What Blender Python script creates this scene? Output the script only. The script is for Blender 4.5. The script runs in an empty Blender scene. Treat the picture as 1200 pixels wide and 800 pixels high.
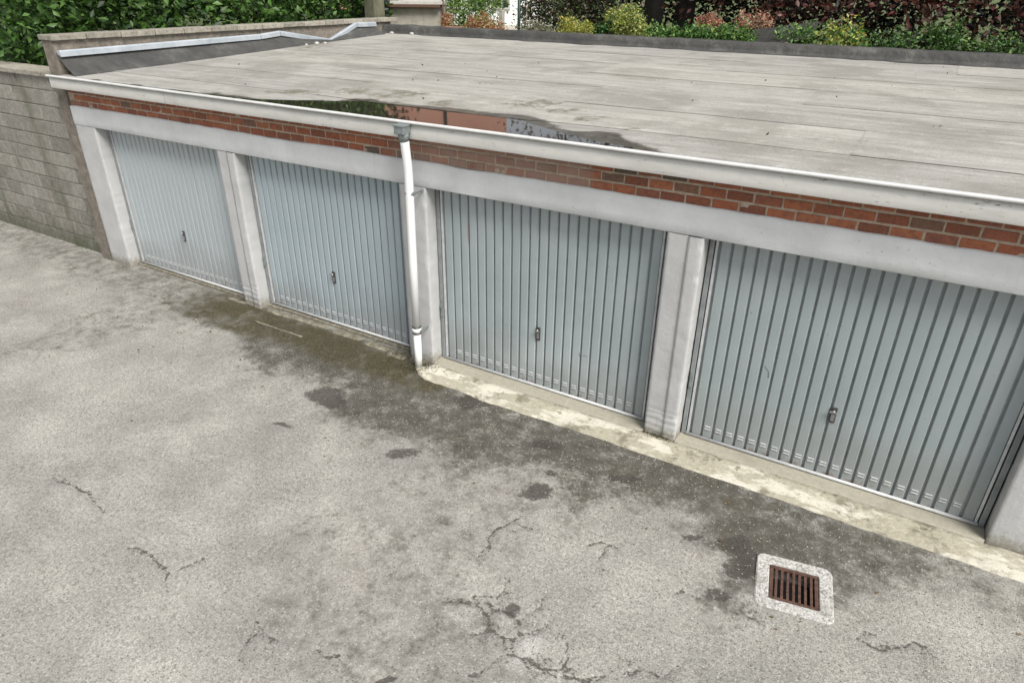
import bpy, bmesh, math, random
import numpy as np
from mathutils import Vector, Matrix

random.seed(7); rng = np.random.default_rng(7)
SC = bpy.context.scene
COL = SC.collection
# ------------------------------------------------------------------ camera
CAM = np.array([4.0518, -5.1905, 3.7145]); F_PX = 796.9
PITCH, YAW, ROLL = 0.4851, -0.5314, -0.0118
_fw = np.array([math.sin(YAW), math.cos(YAW), 0.0]); _rt = np.array([math.cos(YAW), -math.sin(YAW), 0.0])
_F = _fw*math.cos(PITCH) + np.array([0, 0, -math.sin(PITCH)]); _U = np.cross(_rt, _F)
_c, _s = math.cos(ROLL), math.sin(ROLL)
_R2 = _c*_rt - _s*_U; _U2 = _s*_rt + _c*_U
cam_d = bpy.data.cameras.new('camera'); cam = bpy.data.objects.new('camera', cam_d); COL.objects.link(cam)
cam_d.sensor_width = 36; cam_d.lens = F_PX/1200*36; cam_d.clip_end = 2000; cam_d.clip_start = 0.05
m = Matrix.Identity(4)
for i in range(3):
    m[i][0] = _R2[i]; m[i][1] = _U2[i]; m[i][2] = -_F[i]; m[i][3] = CAM[i]
cam.matrix_world = m; SC.camera = cam
# ------------------------------------------------------------------ light: bright overcast, the glow coming from the right
SUN_EL, SUN_AZ = math.radians(50), math.radians(117)      # azimuth clockwise from +Y
w = bpy.data.worlds.new('World'); SC.world = w; w.use_nodes = True
wn = w.node_tree; wn.nodes.clear()
sky = wn.nodes.new('ShaderNodeTexSky'); sky.sky_type = 'NISHITA'; sky.sun_disc = False
sky.sun_elevation = SUN_EL; sky.sun_rotation = SUN_AZ; sky.air_density = 1.0; sky.dust_density = 3.0; sky.ozone_density = 1.0
hs = wn.nodes.new('ShaderNodeHueSaturation'); hs.inputs['Saturation'].default_value = 0.28
bg = wn.nodes.new('ShaderNodeBackground'); bg.inputs['Strength'].default_value = 0.105
wo = wn.nodes.new('ShaderNodeOutputWorld')
wn.links.new(sky.outputs[0], hs.inputs['Color']); wn.links.new(hs.outputs[0], bg.inputs['Color']); wn.links.new(bg.outputs[0], wo.inputs['Surface'])
sd = bpy.data.lights.new('sun', 'SUN'); sd.energy = 2.9; sd.angle = math.radians(26); sd.color = (1.0, 0.97, 0.92)
sun = bpy.data.objects.new('sun', sd); COL.objects.link(sun)
sdir = Vector((math.sin(SUN_AZ)*math.cos(SUN_EL), math.cos(SUN_AZ)*math.cos(SUN_EL), math.sin(SUN_EL)))
sun.rotation_euler = sdir.to_track_quat('Z', 'Y').to_euler(); sun.location = (20, -10, 30)
SC.view_settings.view_transform = 'Standard'; SC.view_settings.look = 'None'
SC.view_settings.exposure = 0.6; SC.view_settings.gamma = 1

# ------------------------------------------------------------------ point helpers
def view_ray(u, v):
    x = (u-600)/F_PX; y = (400-v)/F_PX
    return x*_R2 + y*_U2 + _F
def on_plane(u, v, n, o):
    r = view_ray(u, v); n = np.array(n, float); o = np.array(o, float)
    return CAM + r*((o-CAM)@n)/(r@n)
def gp(u, v, z=-0.03):
    return on_plane(u, v, (0, 0, 1), (0, 0, z))[:2]
def far(u, v, Y):
    return on_plane(u, v, (0, 1, 0), (0, Y, 0))

# ------------------------------------------------------------------ smooth noise for geometry
_tab = rng.random((256, 256))
def vnoise(x, y, s=1.0, o=0):
    x = np.asarray(x, float)*s + 37.3*o; y = np.asarray(y, float)*s + 11.7*o
    xi = np.floor(x).astype(int); yi = np.floor(y).astype(int); fx = x-xi; fy = y-yi
    fx = fx*fx*(3-2*fx); fy = fy*fy*(3-2*fy)
    a = _tab[xi & 255, yi & 255]; b = _tab[(xi+1) & 255, yi & 255]; c = _tab[xi & 255, (yi+1) & 255]; d = _tab[(xi+1) & 255, (yi+1) & 255]
    return (a*(1-fx)+b*fx)*(1-fy) + (c*(1-fx)+d*fx)*fy
def fbm(x, y, s=1.0, n=4, o=0):
    t = 0; amp = 1; tot = 0
    for k in range(n):
        t = t + amp*vnoise(x, y, s*2.03**k, o+k); tot += amp; amp *= .5
    return t/tot
def poly_sdf(px, py, poly):           # negative inside
    poly = np.array(poly, float); d = np.full(px.shape, 1e9); ins = np.zeros(px.shape, bool)
    for i in range(len(poly)):
        a = poly[i]; b = poly[(i+1) % len(poly)]; e = b-a
        t = np.clip(((px-a[0])*e[0]+(py-a[1])*e[1])/(e@e+1e-12), 0, 1)
        d = np.minimum(d, np.hypot(px-a[0]-t*e[0], py-a[1]-t*e[1]))
        cond = ((a[1] > py) != (b[1] > py)) & (px < (b[0]-a[0])*(py-a[1])/((b[1]-a[1])+1e-12)+a[0])
        ins ^= cond
    return np.where(ins, -d, d)
def line_dist(px, py, pts):
    d = np.full(px.shape, 1e9)
    for i in range(len(pts)-1):
        a = np.array(pts[i]); e = np.array(pts[i+1])-a
        t = np.clip(((px-a[0])*e[0]+(py-a[1])*e[1])/(e@e+1e-12), 0, 1)
        d = np.minimum(d, np.hypot(px-a[0]-t*e[0], py-a[1]-t*e[1]))
    return d
def sstep(a, b, x):
    t = np.clip((x-a)/(b-a), 0, 1); return t*t*(3-2*t)

# ------------------------------------------------------------------ materials
class Mat:
    def __init__(s, name):
        s.m = bpy.data.materials.new(name); s.m.use_nodes = True; s.t = s.m.node_tree; s.t.nodes.clear()
        s.out = s.t.nodes.new('ShaderNodeOutputMaterial'); s.b = s.t.nodes.new('ShaderNodeBsdfPrincipled')
        s.t.links.new(s.b.outputs[0], s.out.inputs[0])
        s.geo = s.t.nodes.new('ShaderNodeNewGeometry'); s.P = s.geo.outputs['Position']
    def n(s, kind, **kw):
        nd = s.t.nodes.new('ShaderNode'+kind)
        for k, v in kw.items(): setattr(nd, k, v)
        return nd
    def put(s, sock, v):
        if hasattr(v, 'is_linked') or isinstance(v, bpy.types.NodeSocket): s.t.links.new(v, sock)
        elif isinstance(v, (tuple, list)): sock.default_value = tuple(v)+((1,) if len(v) == 3 and len(sock.default_value) == 4 else ())
        else: sock.default_value = v
    def vec(s, scale=(1, 1, 1), src=None, loc=(0, 0, 0)):
        mp = s.n('Mapping'); s.put(mp.inputs['Vector'], src or s.P); mp.inputs['Scale'].default_value = scale; mp.inputs['Location'].default_value = loc
        return mp.outputs[0]
    def noise(s, scale, detail=4, rough=.55, vec=None, dist=0):
        nd = s.n('TexNoise'); s.put(nd.inputs['Vector'], vec or s.P); nd.inputs['Scale'].default_value = scale
        nd.inputs['Detail'].default_value = detail; nd.inputs['Roughness'].default_value = rough; nd.inputs['Distortion'].default_value = dist
        return nd.outputs[0]
    def voro(s, scale, feature='F1', out='Distance', vec=None, rnd=1):
        nd = s.n('TexVoronoi', feature=feature); s.put(nd.inputs['Vector'], vec or s.P); nd.inputs['Scale'].default_value = scale; nd.inputs['Randomness'].default_value = rnd
        return nd.outputs[out]
    def math(s, op, a, b=0, c=0):
        nd = s.n('Math', operation=op); s.put(nd.inputs[0], a); s.put(nd.inputs[1], b)
        if len(nd.inputs) > 2: s.put(nd.inputs[2], c)
        return nd.outputs[0]
    def rng(s, v, a, b, c=0, d=1, smooth=True):
        nd = s.n('MapRange'); nd.interpolation_type = 'SMOOTHSTEP' if smooth else 'LINEAR'
        s.put(nd.inputs[0], v)
        for i, q in enumerate((a, b, c, d)): nd.inputs[i+1].default_value = q
        return nd.outputs[0]
    def mix(s, f, a, b, mode='MIX'):
        nd = s.n('Mix', data_type='RGBA', blend_type=mode); s.put(nd.inputs[0], f); s.put(nd.inputs[6], a); s.put(nd.inputs[7], b); return nd.outputs[2]
    def ramp(s, v, stops):
        nd = s.n('ValToRGB'); s.put(nd.inputs[0], v); e = nd.color_ramp.elements
        while len(e) < len(stops): e.new(.5)
        for i, (p, c) in enumerate(stops): e[i].position = p; e[i].color = tuple(c)+(1,)
        return nd.outputs[0]
    def attr(s, name, out='Fac'):
        nd = s.n('Attribute'); nd.attribute_name = name; return nd.outputs[out]
    def xyz(s, src=None):
        nd = s.n('SeparateXYZ'); s.put(nd.inputs[0], src or s.P); return nd.outputs
    def rand(s): return s.n('ObjectInfo').outputs['Random']
    def bump(s, h, dist=.01, strength=1, normal=None):
        nd = s.n('Bump'); s.put(nd.inputs['Height'], h); nd.inputs['Distance'].default_value = dist; nd.inputs['Strength'].default_value = strength
        if normal: s.put(nd.inputs['Normal'], normal)
        return nd.outputs[0]
    def fin(s, color=None, rough=None, normal=None, **kw):
        if color is not None: s.put(s.b.inputs['Base Color'], color)
        if rough is not None: s.put(s.b.inputs['Roughness'], rough)
        if normal is not None: s.put(s.b.inputs['Normal'], normal)
        for k, v in kw.items(): s.put(s.b.inputs[k.replace('_', ' ')], v)
        return s.m
def g3(v, t=(1, 1, 1)): return (v*t[0], v*t[1], v*t[2])
MATS = {}

def build_materials():
    # asphalt
    a = Mat('asphalt')
    wob = a.noise(7, 6, .72); wob2 = a.noise(26, 5, .75); n3 = a.noise(1.1, 5, .6); fine = a.noise(95, 3, .75)
    med = a.noise(38, 4, .7)
    damp0 = a.attr('damp')
    d = a.math('ADD', damp0, a.math('MULTIPLY', a.math('SUBTRACT', wob, .5), 2.0))
    d = a.math('ADD', d, a.math('MULTIPLY', a.math('SUBTRACT', wob2, .5), 1.5))
    d = a.math('ADD', d, a.math('MULTIPLY', a.math('SUBTRACT', fine, .5), .9))
    d = a.math('ADD', d, a.math('MULTIPLY', a.math('SUBTRACT', med, .5), 1.3))
    damp = a.rng(d, .34, .98, smooth=False)
    dry = a.ramp(n3, [(.25, (.195, .19, .172)), (.5, (.27, .262, .237)), (.75, (.345, .335, .303))])
    dry = a.mix(a.rng(a.noise(.9, 3, .5, vec=a.vec(loc=(8, 3, 0))), .5, .75, 0, .35), dry, (.31, .275, .25))
    dark = a.ramp(wob2, [(.3, (.038, .034, .026)), (.55, (.078, .072, .058)), (.8, (.17, .158, .13))])
    crumb = a.rng(a.math('ADD', a.noise(3.2, 5, .75), a.math('MULTIPLY', a.math('SUBTRACT', med, .5), .9)), .62, .85, 0, .5)
    dry = a.mix(crumb, dry, (.14, .132, .112)); dry = a.mix(a.rng(a.noise(1.9, 3, .6, vec=a.vec(loc=(3, 9, 0))), .5, .68, 0, .28), dry, (.42, .408, .37))
    col = a.mix(damp, dry, dark)
    spot = a.rng(a.math('ADD', a.math('ADD', a.attr('spot'), a.math('MULTIPLY', a.math('SUBTRACT', wob2, .5), 1.3)), a.math('MULTIPLY', a.math('SUBTRACT', med, .5), 1.2)), .35, .85, 0, .85)
    col = a.mix(spot, col, (.05, .043, .035))
    pale = a.rng(a.math('ADD', a.attr('pale'), a.math('MULTIPLY', a.math('SUBTRACT', wob, .5), 1.2)), .35, .9, 0, .55)
    col = a.mix(pale, col, (.52, .50, .47))
    # granular grain
    col = a.mix(1, col, a.ramp(fine, [(.28, (.5,)*3), (.5, (.98,)*3), (.75, (1.5,)*3)]), 'MULTIPLY')
    col = a.mix(1, col, a.ramp(med, [(.3, (.6,)*3), (.5, (1,)*3), (.7, (1.3,)*3)]), 'MULTIPLY')
    # worn-out stones showing
    vc = a.voro(62, out='Color'); sep = a.xyz(vc); vd = a.voro(62)
    chip = a.math('MULTIPLY', a.rng(sep[0], .915, .93), a.rng(vd, .42, .3))
    col = a.mix(a.math('MULTIPLY', chip, .55), col, (.50, .48, .43))
    pit = a.math('MULTIPLY', a.rng(sep[1], .90, .94), a.rng(vd, .45, .3))
    col = a.mix(a.math('MULTIPLY', pit, .75), col, (.07, .065, .055))
    moss = a.rng(a.math('ADD', a.attr('moss'), a.math('ADD', a.math('MULTIPLY', a.math('SUBTRACT', wob, .5), 2.2), a.math('MULTIPLY', a.math('SUBTRACT', med, .5), 1.6))), .25, 1.0, 0, .92)
    col = a.mix(a.rng(a.attr('moss'), .1, .7, 0, .65), col, (.07, .06, .042))
    col = a.mix(moss, col, a.ramp(med, [(.3, (.014, .013, .007)), (.5, (.045, .038, .017)), (.72, (.12, .10, .04))]))
    cd = a.attr('crack')
    line = a.rng(a.math('ADD', cd, a.math('MULTIPLY', a.math('SUBTRACT', med, .5), .05)), .014, .004)
    halo = a.math('MULTIPLY', a.rng(cd, .10, .01), a.rng(a.math('ADD', med, a.math('MULTIPLY', wob2, .6)), .82, .98))
    halo = a.math('MULTIPLY', halo, a.rng(wob, .42, .6))
    crack = a.math('MAXIMUM', a.math('MULTIPLY', line, .85), a.math('MULTIPLY', halo, .8))
    col = a.mix(crack, col, (.05, .045, .036))
    h = a.math('ADD', a.math('MULTIPLY', fine, .5), a.math('MULTIPLY', a.voro(85), -.6))
    rough = a.rng(a.math('ADD', damp, spot), 0, 1.6, .9, .62)
    MATS['asphalt'] = a.fin(col, rough, a.bump(h, .006, .8))
    # stones
    a = Mat('loose_chippings'); c = a.attr('tint', 'Color')
    MATS['chips'] = a.fin(a.mix(a.rng(a.noise(200, 2), .3, .7), c, a.mix(1, c, (.7, .7, .7), 'MULTIPLY')), .8)
    # roof felt
    a = Mat('roofing_felt'); r = a.rand(); xy = a.xyz()
    st = a.noise(1, 6, .7, vec=a.vec((.7, 7, 1))); st2 = a.noise(1, 5, .65, vec=a.vec((2.2, 26, 1))); cl = a.noise(1.3, 5, .6); fine = a.noise(60, 3, .6)
    c1 = a.ramp(st, [(.25, (.22, .213, .19)), (.48, (.315, .305, .277)), (.7, (.41, .398, .365))])
    c1 = a.mix(a.rng(st2, .5, .75, 0, .35), c1, (.48, .47, .435)); c1 = a.mix(a.rng(st2, .45, .25, 0, .35), c1, (.22, .21, .18))
    c1 = a.mix(a.rng(cl, .45, .65, 0, .65), c1, (.215, .205, .18)); c1 = a.mix(a.rng(a.noise(6, 5, .7), .55, .75, 0, .5), c1, (.5, .49, .45)); c1 = a.mix(a.rng(a.noise(4.3, 6, .75), .42, .3, 0, .55), c1, (.2, .19, .165))
    c1 = a.mix(1, c1, a.ramp(r, [(0, (.90, .90, .91)), (1, (1.07, 1.06, 1.04))]), 'MULTIPLY')
    c1 = a.mix(1, c1, a.ramp(fine, [(.3, (.8,)*3), (.7, (1.15,)*3)]), 'MULTIPLY')
    e = a.noise(9, 5, .7)
    alg = a.rng(a.math('ADD', a.attr('algae'), a.math('MULTIPLY', a.math('SUBTRACT', e, .5), 2.2)), .3, .8, 0, .85)
    c1 = a.mix(alg, c1, a.mix(cl, (.07, .068, .055), (.17, .155, .09)))
    wet = a.rng(a.math('ADD', a.attr('wet'), a.math('MULTIPLY', a.math('SUBTRACT', e, .5), 1.3)), .3, .8)
    c1 = a.mix(wet, c1, a.ramp(e, [(.35, (.035, .033, .027)), (.7, (.12, .11, .085))]))
    lap = a.rng(a.math('ADD', a.attr('lap'), a.math('MULTIPLY', a.math('SUBTRACT', a.noise(2.2, 6, .75), .5), 3.2)), .55, 1.5, 0, .55)
    c1 = a.mix(lap, c1, (.15, .145, .125))
    MATS['felt'] = a.fin(c1, a.rng(wet, 0, 1, .82, .4), a.bump(a.math('ADD', a.math('MULTIPLY', fine, .4), a.math('MULTIPLY', st, 2)), .004, .6))
    a = Mat('bitumen_upstand')
    MATS['bitumen'] = a.fin(a.ramp(a.noise(3, 6, .7), [(.3, (.03, .03, .03)), (.55, (.058, .057, .053)), (.75, (.13, .126, .115))]), .75, a.bump(a.noise(12, 5, .6), .02, .8))
    a = Mat('standing_water')
    MATS['water'] = a.fin((.024, .021, .016), .03, a.bump(a.noise(5, 3, .5), .002, .12), IOR=1.4, Specular_IOR_Level=.62)
    # white fascia paint
    a = Mat('weathered_white_paint'); xs = a.noise(1, 6, .75, vec=a.vec((2, 2, 9))); sp = a.noise(1, 6, .8, vec=a.vec((16, 16, 60)))
    c = a.ramp(xs, [(.3, (.55, .54, .50)), (.6, (.67, .66, .62))])
    flake = a.math('MULTIPLY', a.rng(sp, .60, .66), a.rng(a.noise(2.1, 4, .7), .46, .6))
    c = a.mix(flake, c, (.16, .145, .12)); c = a.mix(a.rng(a.noise(3.2, 5, .7, vec=a.vec((1, 1, .3))), .55, .8, 0, .35), c, (.33, .33, .27))
    MATS['fascia'] = a.fin(c, .55, a.bump(a.math('SUBTRACT', 1, flake), .003, .7))
    a = Mat('edge_trim_metal')
    MATS['trim'] = a.fin(a.ramp(a.noise(6, 5, .7), [(.3, (.60, .60, .58)), (.7, (.75, .75, .73))]), .35, None, Metallic=0.15)
    # render on lintel / pillars
    a = Mat('grey_painted_render'); n = a.noise(2.2, 6, .65); n2 = a.noise(18, 5, .7); st = a.noise(1, 5, .65, vec=a.vec((9, 9, .8)))
    c = a.ramp(n, [(.32, (.47, .482, .48)), (.5, (.53, .542, .54)), (.7, (.59, .60, .597))])
    c = a.mix(a.rng(n2, .58, .75, 0, .3), c, (.38, .38, .37)); c = a.mix(a.rng(st, .55, .75, 0, .22), c, (.36, .365, .36)); c = a.mix(a.math('MULTIPLY', a.rng(a.noise(45, 3, .7), .66, .7), .7), c, (.16, .15, .13))
    z = a.xyz()[2]
    low = a.rng(a.math('ADD', z, a.math('MULTIPLY', a.math('SUBTRACT', n2, .5), .3)), .10, -.02, 0, .75)
    c = a.mix(low, c, (.15, .14, .105))
    MATS['render'] = a.fin(c, .8, a.bump(a.math('ADD', n2, a.math('MULTIPLY', a.noise(90, 3, .6), .25)), .006, .6))
    a = Mat('pillar_paint'); n = a.noise(3, 6, .65); n2 = a.noise(26, 5, .72); st = a.noise(1, 5, .65, vec=a.vec((16, 16, 1.2)))
    c = a.ramp(n, [(.3, (.40, .402, .398)), (.7, (.49, .492, .487))])
    c = a.mix(a.rng(n2, .6, .72, 0, .45), c, (.33, .315, .28)); c = a.mix(a.rng(st, .58, .75, 0, .25), c, (.38, .38, .37))
    z = a.xyz()[2]
    low = a.rng(a.math('ADD', z, a.math('MULTIPLY', a.math('SUBTRACT', n2, .5), .4)), .14, -.02, 0, .8)
    c = a.mix(low, c, (.19, .17, .12))
    MATS['pillar'] = a.fin(c, .75, a.bump(a.math('ADD', n2, a.math('MULTIPLY', st, .8)), .006, .7))
    # bricks
    a = Mat('red_brick'); r = a.rand(); n = a.noise(30, 5, .7); n2 = a.noise(8, 4, .6); xyz = a.xyz()
    c = a.ramp(r, [(0, (.20, .068, .038)), (.3, (.32, .098, .045)), (.55, (.38, .135, .062)), (.8, (.25, .085, .052)), (.93, (.32, .14, .08)), (.97, (.10, .08, .06))])
    c = a.mix(a.rng(n, .4, .7, 0, .65), c, (.115, .055, .04)); c = a.mix(a.rng(a.noise(55, 4, .7), .55, .72, 0, .55), c, (.36, .27, .2))
    limez = a.math('MULTIPLY', a.rng(xyz[0], -1.0, .1), a.rng(xyz[0], 1.95, 1.6))
    lime = a.rng(a.math('ADD', a.math('MULTIPLY', limez, .5), a.math('MULTIPLY', n2, .75)), .5, 1.0, 0, .7)
    c = a.mix(lime, c, a.mix(n, (.22, .15, .12), (.42, .33, .28)))
    MATS['brick'] = a.fin(c, .85, a.bump(n, .004, .8))
    a = Mat('sandy_mortar'); n = a.noise(22, 5, .7)
    MATS['mortar'] = a.fin(a.ramp(n, [(.3, (.27, .21, .155)), (.7, (.48, .40, .31))]), .9, a.bump(n, .006, .9))
    # door
    a = Mat('pale_blue_grey_door_paint'); n = a.noise(1.5, 5, .6); st = a.noise(1, 6, .7, vec=a.vec((22, 22, 1.1))); xyz = a.xyz()
    c = a.ramp(n, [(.3, (.275, .322, .33)), (.7, (.365, .412, .42))])
    c = a.mix(a.rng(xyz[0], -.3, -.4, 0, .55), c, (.34, .41, .45)); c = a.mix(a.rng(xyz[0], -3, -3.1, 0, .5), c, (.42, .44, .44)); c = a.mix(a.rng(xyz[0], 2.6, 2.7, 0, .45), c, (.26, .30, .30));
    c = a.mix(a.rng(st, .5, .75, 0, .32), c, (.27, .29, .29))
    nz = a.math('ADD', xyz[2], a.math('MULTIPLY', a.math('SUBTRACT', n, .5), .9))
    low_tone = a.rng(nz, .62, .12, 0, .5); c = a.mix(low_tone, c, (.235, .235, .225))  # door colour turns greyer towards the bottom
    sp = a.math('MULTIPLY', a.rng(a.noise(34, 3, .6), .70, .76), .7); c = a.mix(sp, c, (.17, .12, .09))
    dx = a.math('ABSOLUTE', a.math('SUBTRACT', xyz[0], .392)); dz = a.math('ABSOLUTE', a.math('SUBTRACT', xyz[2], 1.52))
    foot = a.math('MULTIPLY', a.rng(xyz[2], .09, .03), a.rng(a.noise(14, 4, .7), .5, .62)); c = a.mix(a.math('MULTIPLY', foot, .7), c, (.16, .09, .055))
    rust = a.math('MULTIPLY', a.rng(dx, .022, .004), a.rng(dz, .2, .03)); c = a.mix(a.math('MULTIPLY', rust, .8), c, (.17, .10, .07))
    MATS['door'] = a.fin(c, a.rng(low_tone, 0, .5, .42, .65), a.bump(a.noise(6, 3, .5, vec=a.vec((4, 4, 1))), .002, .5))
    a = Mat('groove_shade_and_scratch'); MATS['groove'] = a.fin(a.ramp(a.noise(9, 4, .6), [(.3, (.15, .17, .175)), (.7, (.23, .25, .26))]), .6)  # darker door colour: groove shade painted in, also used for scratches
    a = Mat('galvanised_rail'); MATS['rail'] = a.fin(a.ramp(a.noise(14, 5, .7), [(.3, (.40, .41, .41)), (.7, (.58, .59, .59))]), .5, None, Metallic=.1)
    a = Mat('door_frame_paint'); MATS['frame'] = a.fin(a.ramp(a.noise(9, 5, .7), [(.3, (.16, .175, .18)), (.7, (.28, .30, .30))]), .5)
    a = Mat('dark_handle_metal'); MATS['handle'] = a.fin(a.ramp(a.noise(60, 3, .6), [(.3, (.05, .05, .052)), (.7, (.12, .12, .125))]), .4, None, Metallic=.5)
    a = Mat('worn_steel'); MATS['steel'] = a.fin((.45, .45, .45), .35, None, Metallic=.9)
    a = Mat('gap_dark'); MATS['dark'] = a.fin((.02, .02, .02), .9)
    # pvc / zinc
    a = Mat('white_pvc'); n = a.noise(5, 5, .65); z = a.xyz()[2]
    c = a.mix(a.rng(n, .5, .8, 0, .3), (.72, .73, .72), (.5, .5, .46)); c = a.mix(a.rng(z, .22, -.02, 0, .55), c, (.35, .33, .26))
    MATS['pvc'] = a.fin(c, .4)
    a = Mat('zinc'); n = a.noise(4, 5, .7)
    MATS['zinc'] = a.fin(a.ramp(n, [(.3, (.34, .38, .41)), (.7, (.52, .56, .60))]), .45, None, Metallic=.35)
    a = Mat('dull_galvanised'); n = a.noise(20, 5, .7)
    MATS['galv'] = a.fin(a.ramp(n, [(.3, (.17, .20, .20)), (.7, (.31, .34, .34))]), .5, None, Metallic=.4)
    # concrete kinds
    a = Mat('apron_concrete'); n = a.noise(4, 6, .7); n2 = a.noise(28, 5, .75); n3 = a.noise(1.6, 5, .65, vec=a.vec((1, 2.4, 1)))
    c = a.ramp(n2, [(.25, (.27, .245, .18)), (.5, (.37, .345, .265)), (.75, (.47, .44, .35))])
    c = a.mix(a.rng(n3, .5, .58, 0, .8), c, (.62, .59, .50)); c = a.mix(a.rng(n, .49, .36, 0, .85), c, (.165, .15, .105))
    bs = a.math('MULTIPLY', a.rng(a.noise(6.5, 5, .7), .60, .68), .7); c = a.mix(bs, c, (.1, .085, .05))
    MATS['apron'] = a.fin(c, .85, a.bump(a.math('ADD', n2, n), .012, .9))
    a = Mat('sill_concrete'); n2 = a.noise(22, 5, .7); n = a.noise(2.5, 5, .6)
    MATS['sill'] = a.fin(a.mix(a.rng(n, .5, .7, 0, .5), a.ramp(n2, [(.3, (.27, .25, .195)), (.7, (.36, .34, .275))]), (.21, .195, .15)), .85, a.bump(n2, .004, .7))
    a = Mat('broken_mossy_concrete'); n2 = a.noise(16, 5, .75)
    MATS['rubble'] = a.fin(a.ramp(n2, [(.3, (.07, .065, .04)), (.5, (.17, .155, .115)), (.72, (.34, .31, .25))]), .9, a.bump(n2, .015, 1))
    a = Mat('exposed_aggregate_concrete'); vd = a.voro(70, out='Color'); n2 = a.noise(60, 4, .7)
    c = a.mix(a.rng(n2, .35, .7), (.30, .29, .27), (.62, .61, .58)); c = a.mix(a.rng(a.xyz(vd)[0], .8, .86, 0, .6), c, (.16, .15, .14))
    c = a.mix(a.rng(a.noise(7, 5, .7), .5, .68, 0, .7), c, (.17, .16, .13))
    MATS['aggregate'] = a.fin(c, .85, a.bump(n2, .006, 1))
    a = Mat('rusty_iron'); n2 = a.noise(30, 5, .7)
    MATS['rust'] = a.fin(a.ramp(n2, [(.3, (.045, .025, .02)), (.7, (.16, .085, .06))]), .75, a.bump(n2, .003, .6), Metallic=.3)
    a = Mat('coping_stone_lichen'); n2 = a.noise(14, 5, .7); r = a.rand()
    c = a.ramp(n2, [(.3, (.17, .155, .125)), (.7, (.36, .335, .28))]); c = a.mix(1, c, a.ramp(r, [(0, (.8,)*3), (1, (1.15,)*3)]), 'MULTIPLY')
    MATS['coping'] = a.fin(c, .9, a.bump(n2, .012, 1))
    a = Mat('rough_masonry'); n2 = a.noise(9, 6, .75)
    MATS['masonry'] = a.fin(a.ramp(n2, [(.3, (.085, .075, .06)), (.6, (.22, .19, .155)), (.8, (.36, .31, .25))]), .9, a.bump(n2, .02, 1))
    a = Mat('grey_mortar'); MATS['mortar_grey'] = a.fin(a.ramp(a.noise(12, 5, .7), [(.3, (.12, .115, .10)), (.7, (.24, .23, .20))]), .9)
    a = Mat('concrete_block'); n2 = a.noise(16, 5, .75); r = a.rand(); st = a.noise(1, 6, .7, vec=a.vec((2.5, 2.5, .5))); z = a.xyz()[2]
    c = a.mix(1, a.ramp(n2, [(.3, (.16, .15, .13)), (.7, (.30, .285, .25))]), a.ramp(r, [(0, (.8,)*3), (1, (1.15,)*3)]), 'MULTIPLY')
    c = a.mix(a.rng(st, .5, .65, 0, .6), c, (.10, .10, .065)); c = a.mix(a.rng(a.math('ADD', z, a.math('MULTIPLY', n2, .6)), .75, .2, 0, .75), c, (.07, .075, .04))
    MATS['block'] = a.fin(c, .9, a.bump(n2, .012, 1))
    a = Mat('beige_render'); n2 = a.noise(5, 6, .7); st = a.noise(1, 5, .6, vec=a.vec((6, 6, 1)))
    c = a.ramp(n2, [(.3, (.27, .25, .205)), (.7, (.40, .375, .32))]); c = a.mix(a.rng(st, .5, .7, 0, .5), c, (.22, .21, .17))
    MATS['beige'] = a.fin(c, .9, a.bump(n2, .01, .8))
    a = Mat('mossy_dark_render'); n2 = a.noise(6, 6, .7)
    MATS['olive'] = a.fin(a.ramp(n2, [(.3, (.07, .07, .045)), (.7, (.17, .165, .11))]), .9, a.bump(n2, .01, .8))
    a = Mat('fibre_cement'); n2 = a.noise(7, 6, .7)
    MATS['slab'] = a.fin(a.ramp(n2, [(.3, (.34, .33, .30)), (.7, (.52, .50, .46))]), .85)
    a = Mat('rust_brown'); MATS['brown'] = a.fin((.09, .05, .03), .8)
    a = Mat('bark'); n2 = a.noise(1, 6, .7, vec=a.vec((18, 18, 4)))
    MATS['bark'] = a.fin(a.ramp(n2, [(.3, (.008, .007, .006)), (.7, (.028, .024, .02))]), .9, a.bump(n2, .03, 1))
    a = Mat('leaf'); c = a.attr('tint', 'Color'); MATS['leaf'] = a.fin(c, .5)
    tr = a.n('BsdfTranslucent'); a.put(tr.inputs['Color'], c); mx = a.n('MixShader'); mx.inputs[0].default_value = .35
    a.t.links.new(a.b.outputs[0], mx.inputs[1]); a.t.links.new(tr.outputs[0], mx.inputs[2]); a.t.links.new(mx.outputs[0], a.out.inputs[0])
    a = Mat('lawn'); n2 = a.noise(1.2, 6, .7); n3 = a.noise(35, 4, .7)
    c = a.mix(n3, a.ramp(n2, [(.3, (.07, .10, .03)), (.6, (.14, .17, .06)), (.8, (.27, .25, .15))]), (.05, .07, .02))
    MATS['lawn'] = a.fin(c, .95, a.bump(n3, .05, 1))
    a = Mat('gravel_path'); n3 = a.noise(40, 4, .7); MATS['path'] = a.fin(a.ramp(n3, [(.3, (.30, .28, .22)), (.7, (.48, .45, .38))]), .9)
    a = Mat('pink_brick_wall'); bt = a.n('TexBrick'); cmb = a.n('CombineXYZ'); oc = a.n('TexCoord').outputs['Object']; o3 = a.xyz(oc)
    a.put(cmb.inputs[0], o3[0]); a.put(cmb.inputs[1], o3[2]); a.put(bt.inputs['Vector'], cmb.outputs[0])
    bt.inputs['Color1'].default_value = (.40, .165, .115, 1); bt.inputs['Color2'].default_value = (.46, .20, .145, 1); bt.inputs['Mortar'].default_value = (.42, .30, .24, 1)
    bt.inputs['Scale'].default_value = 1; bt.inputs['Brick Width'].default_value = .22; bt.inputs['Row Height'].default_value = .075; bt.inputs['Mortar Size'].default_value = .01
    MATS['pinkwall'] = a.fin(a.mix(a.rng(a.noise(.5, 4), .4, .7, 0, .35), bt.outputs[0], (.33, .14, .10)), .9)
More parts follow.
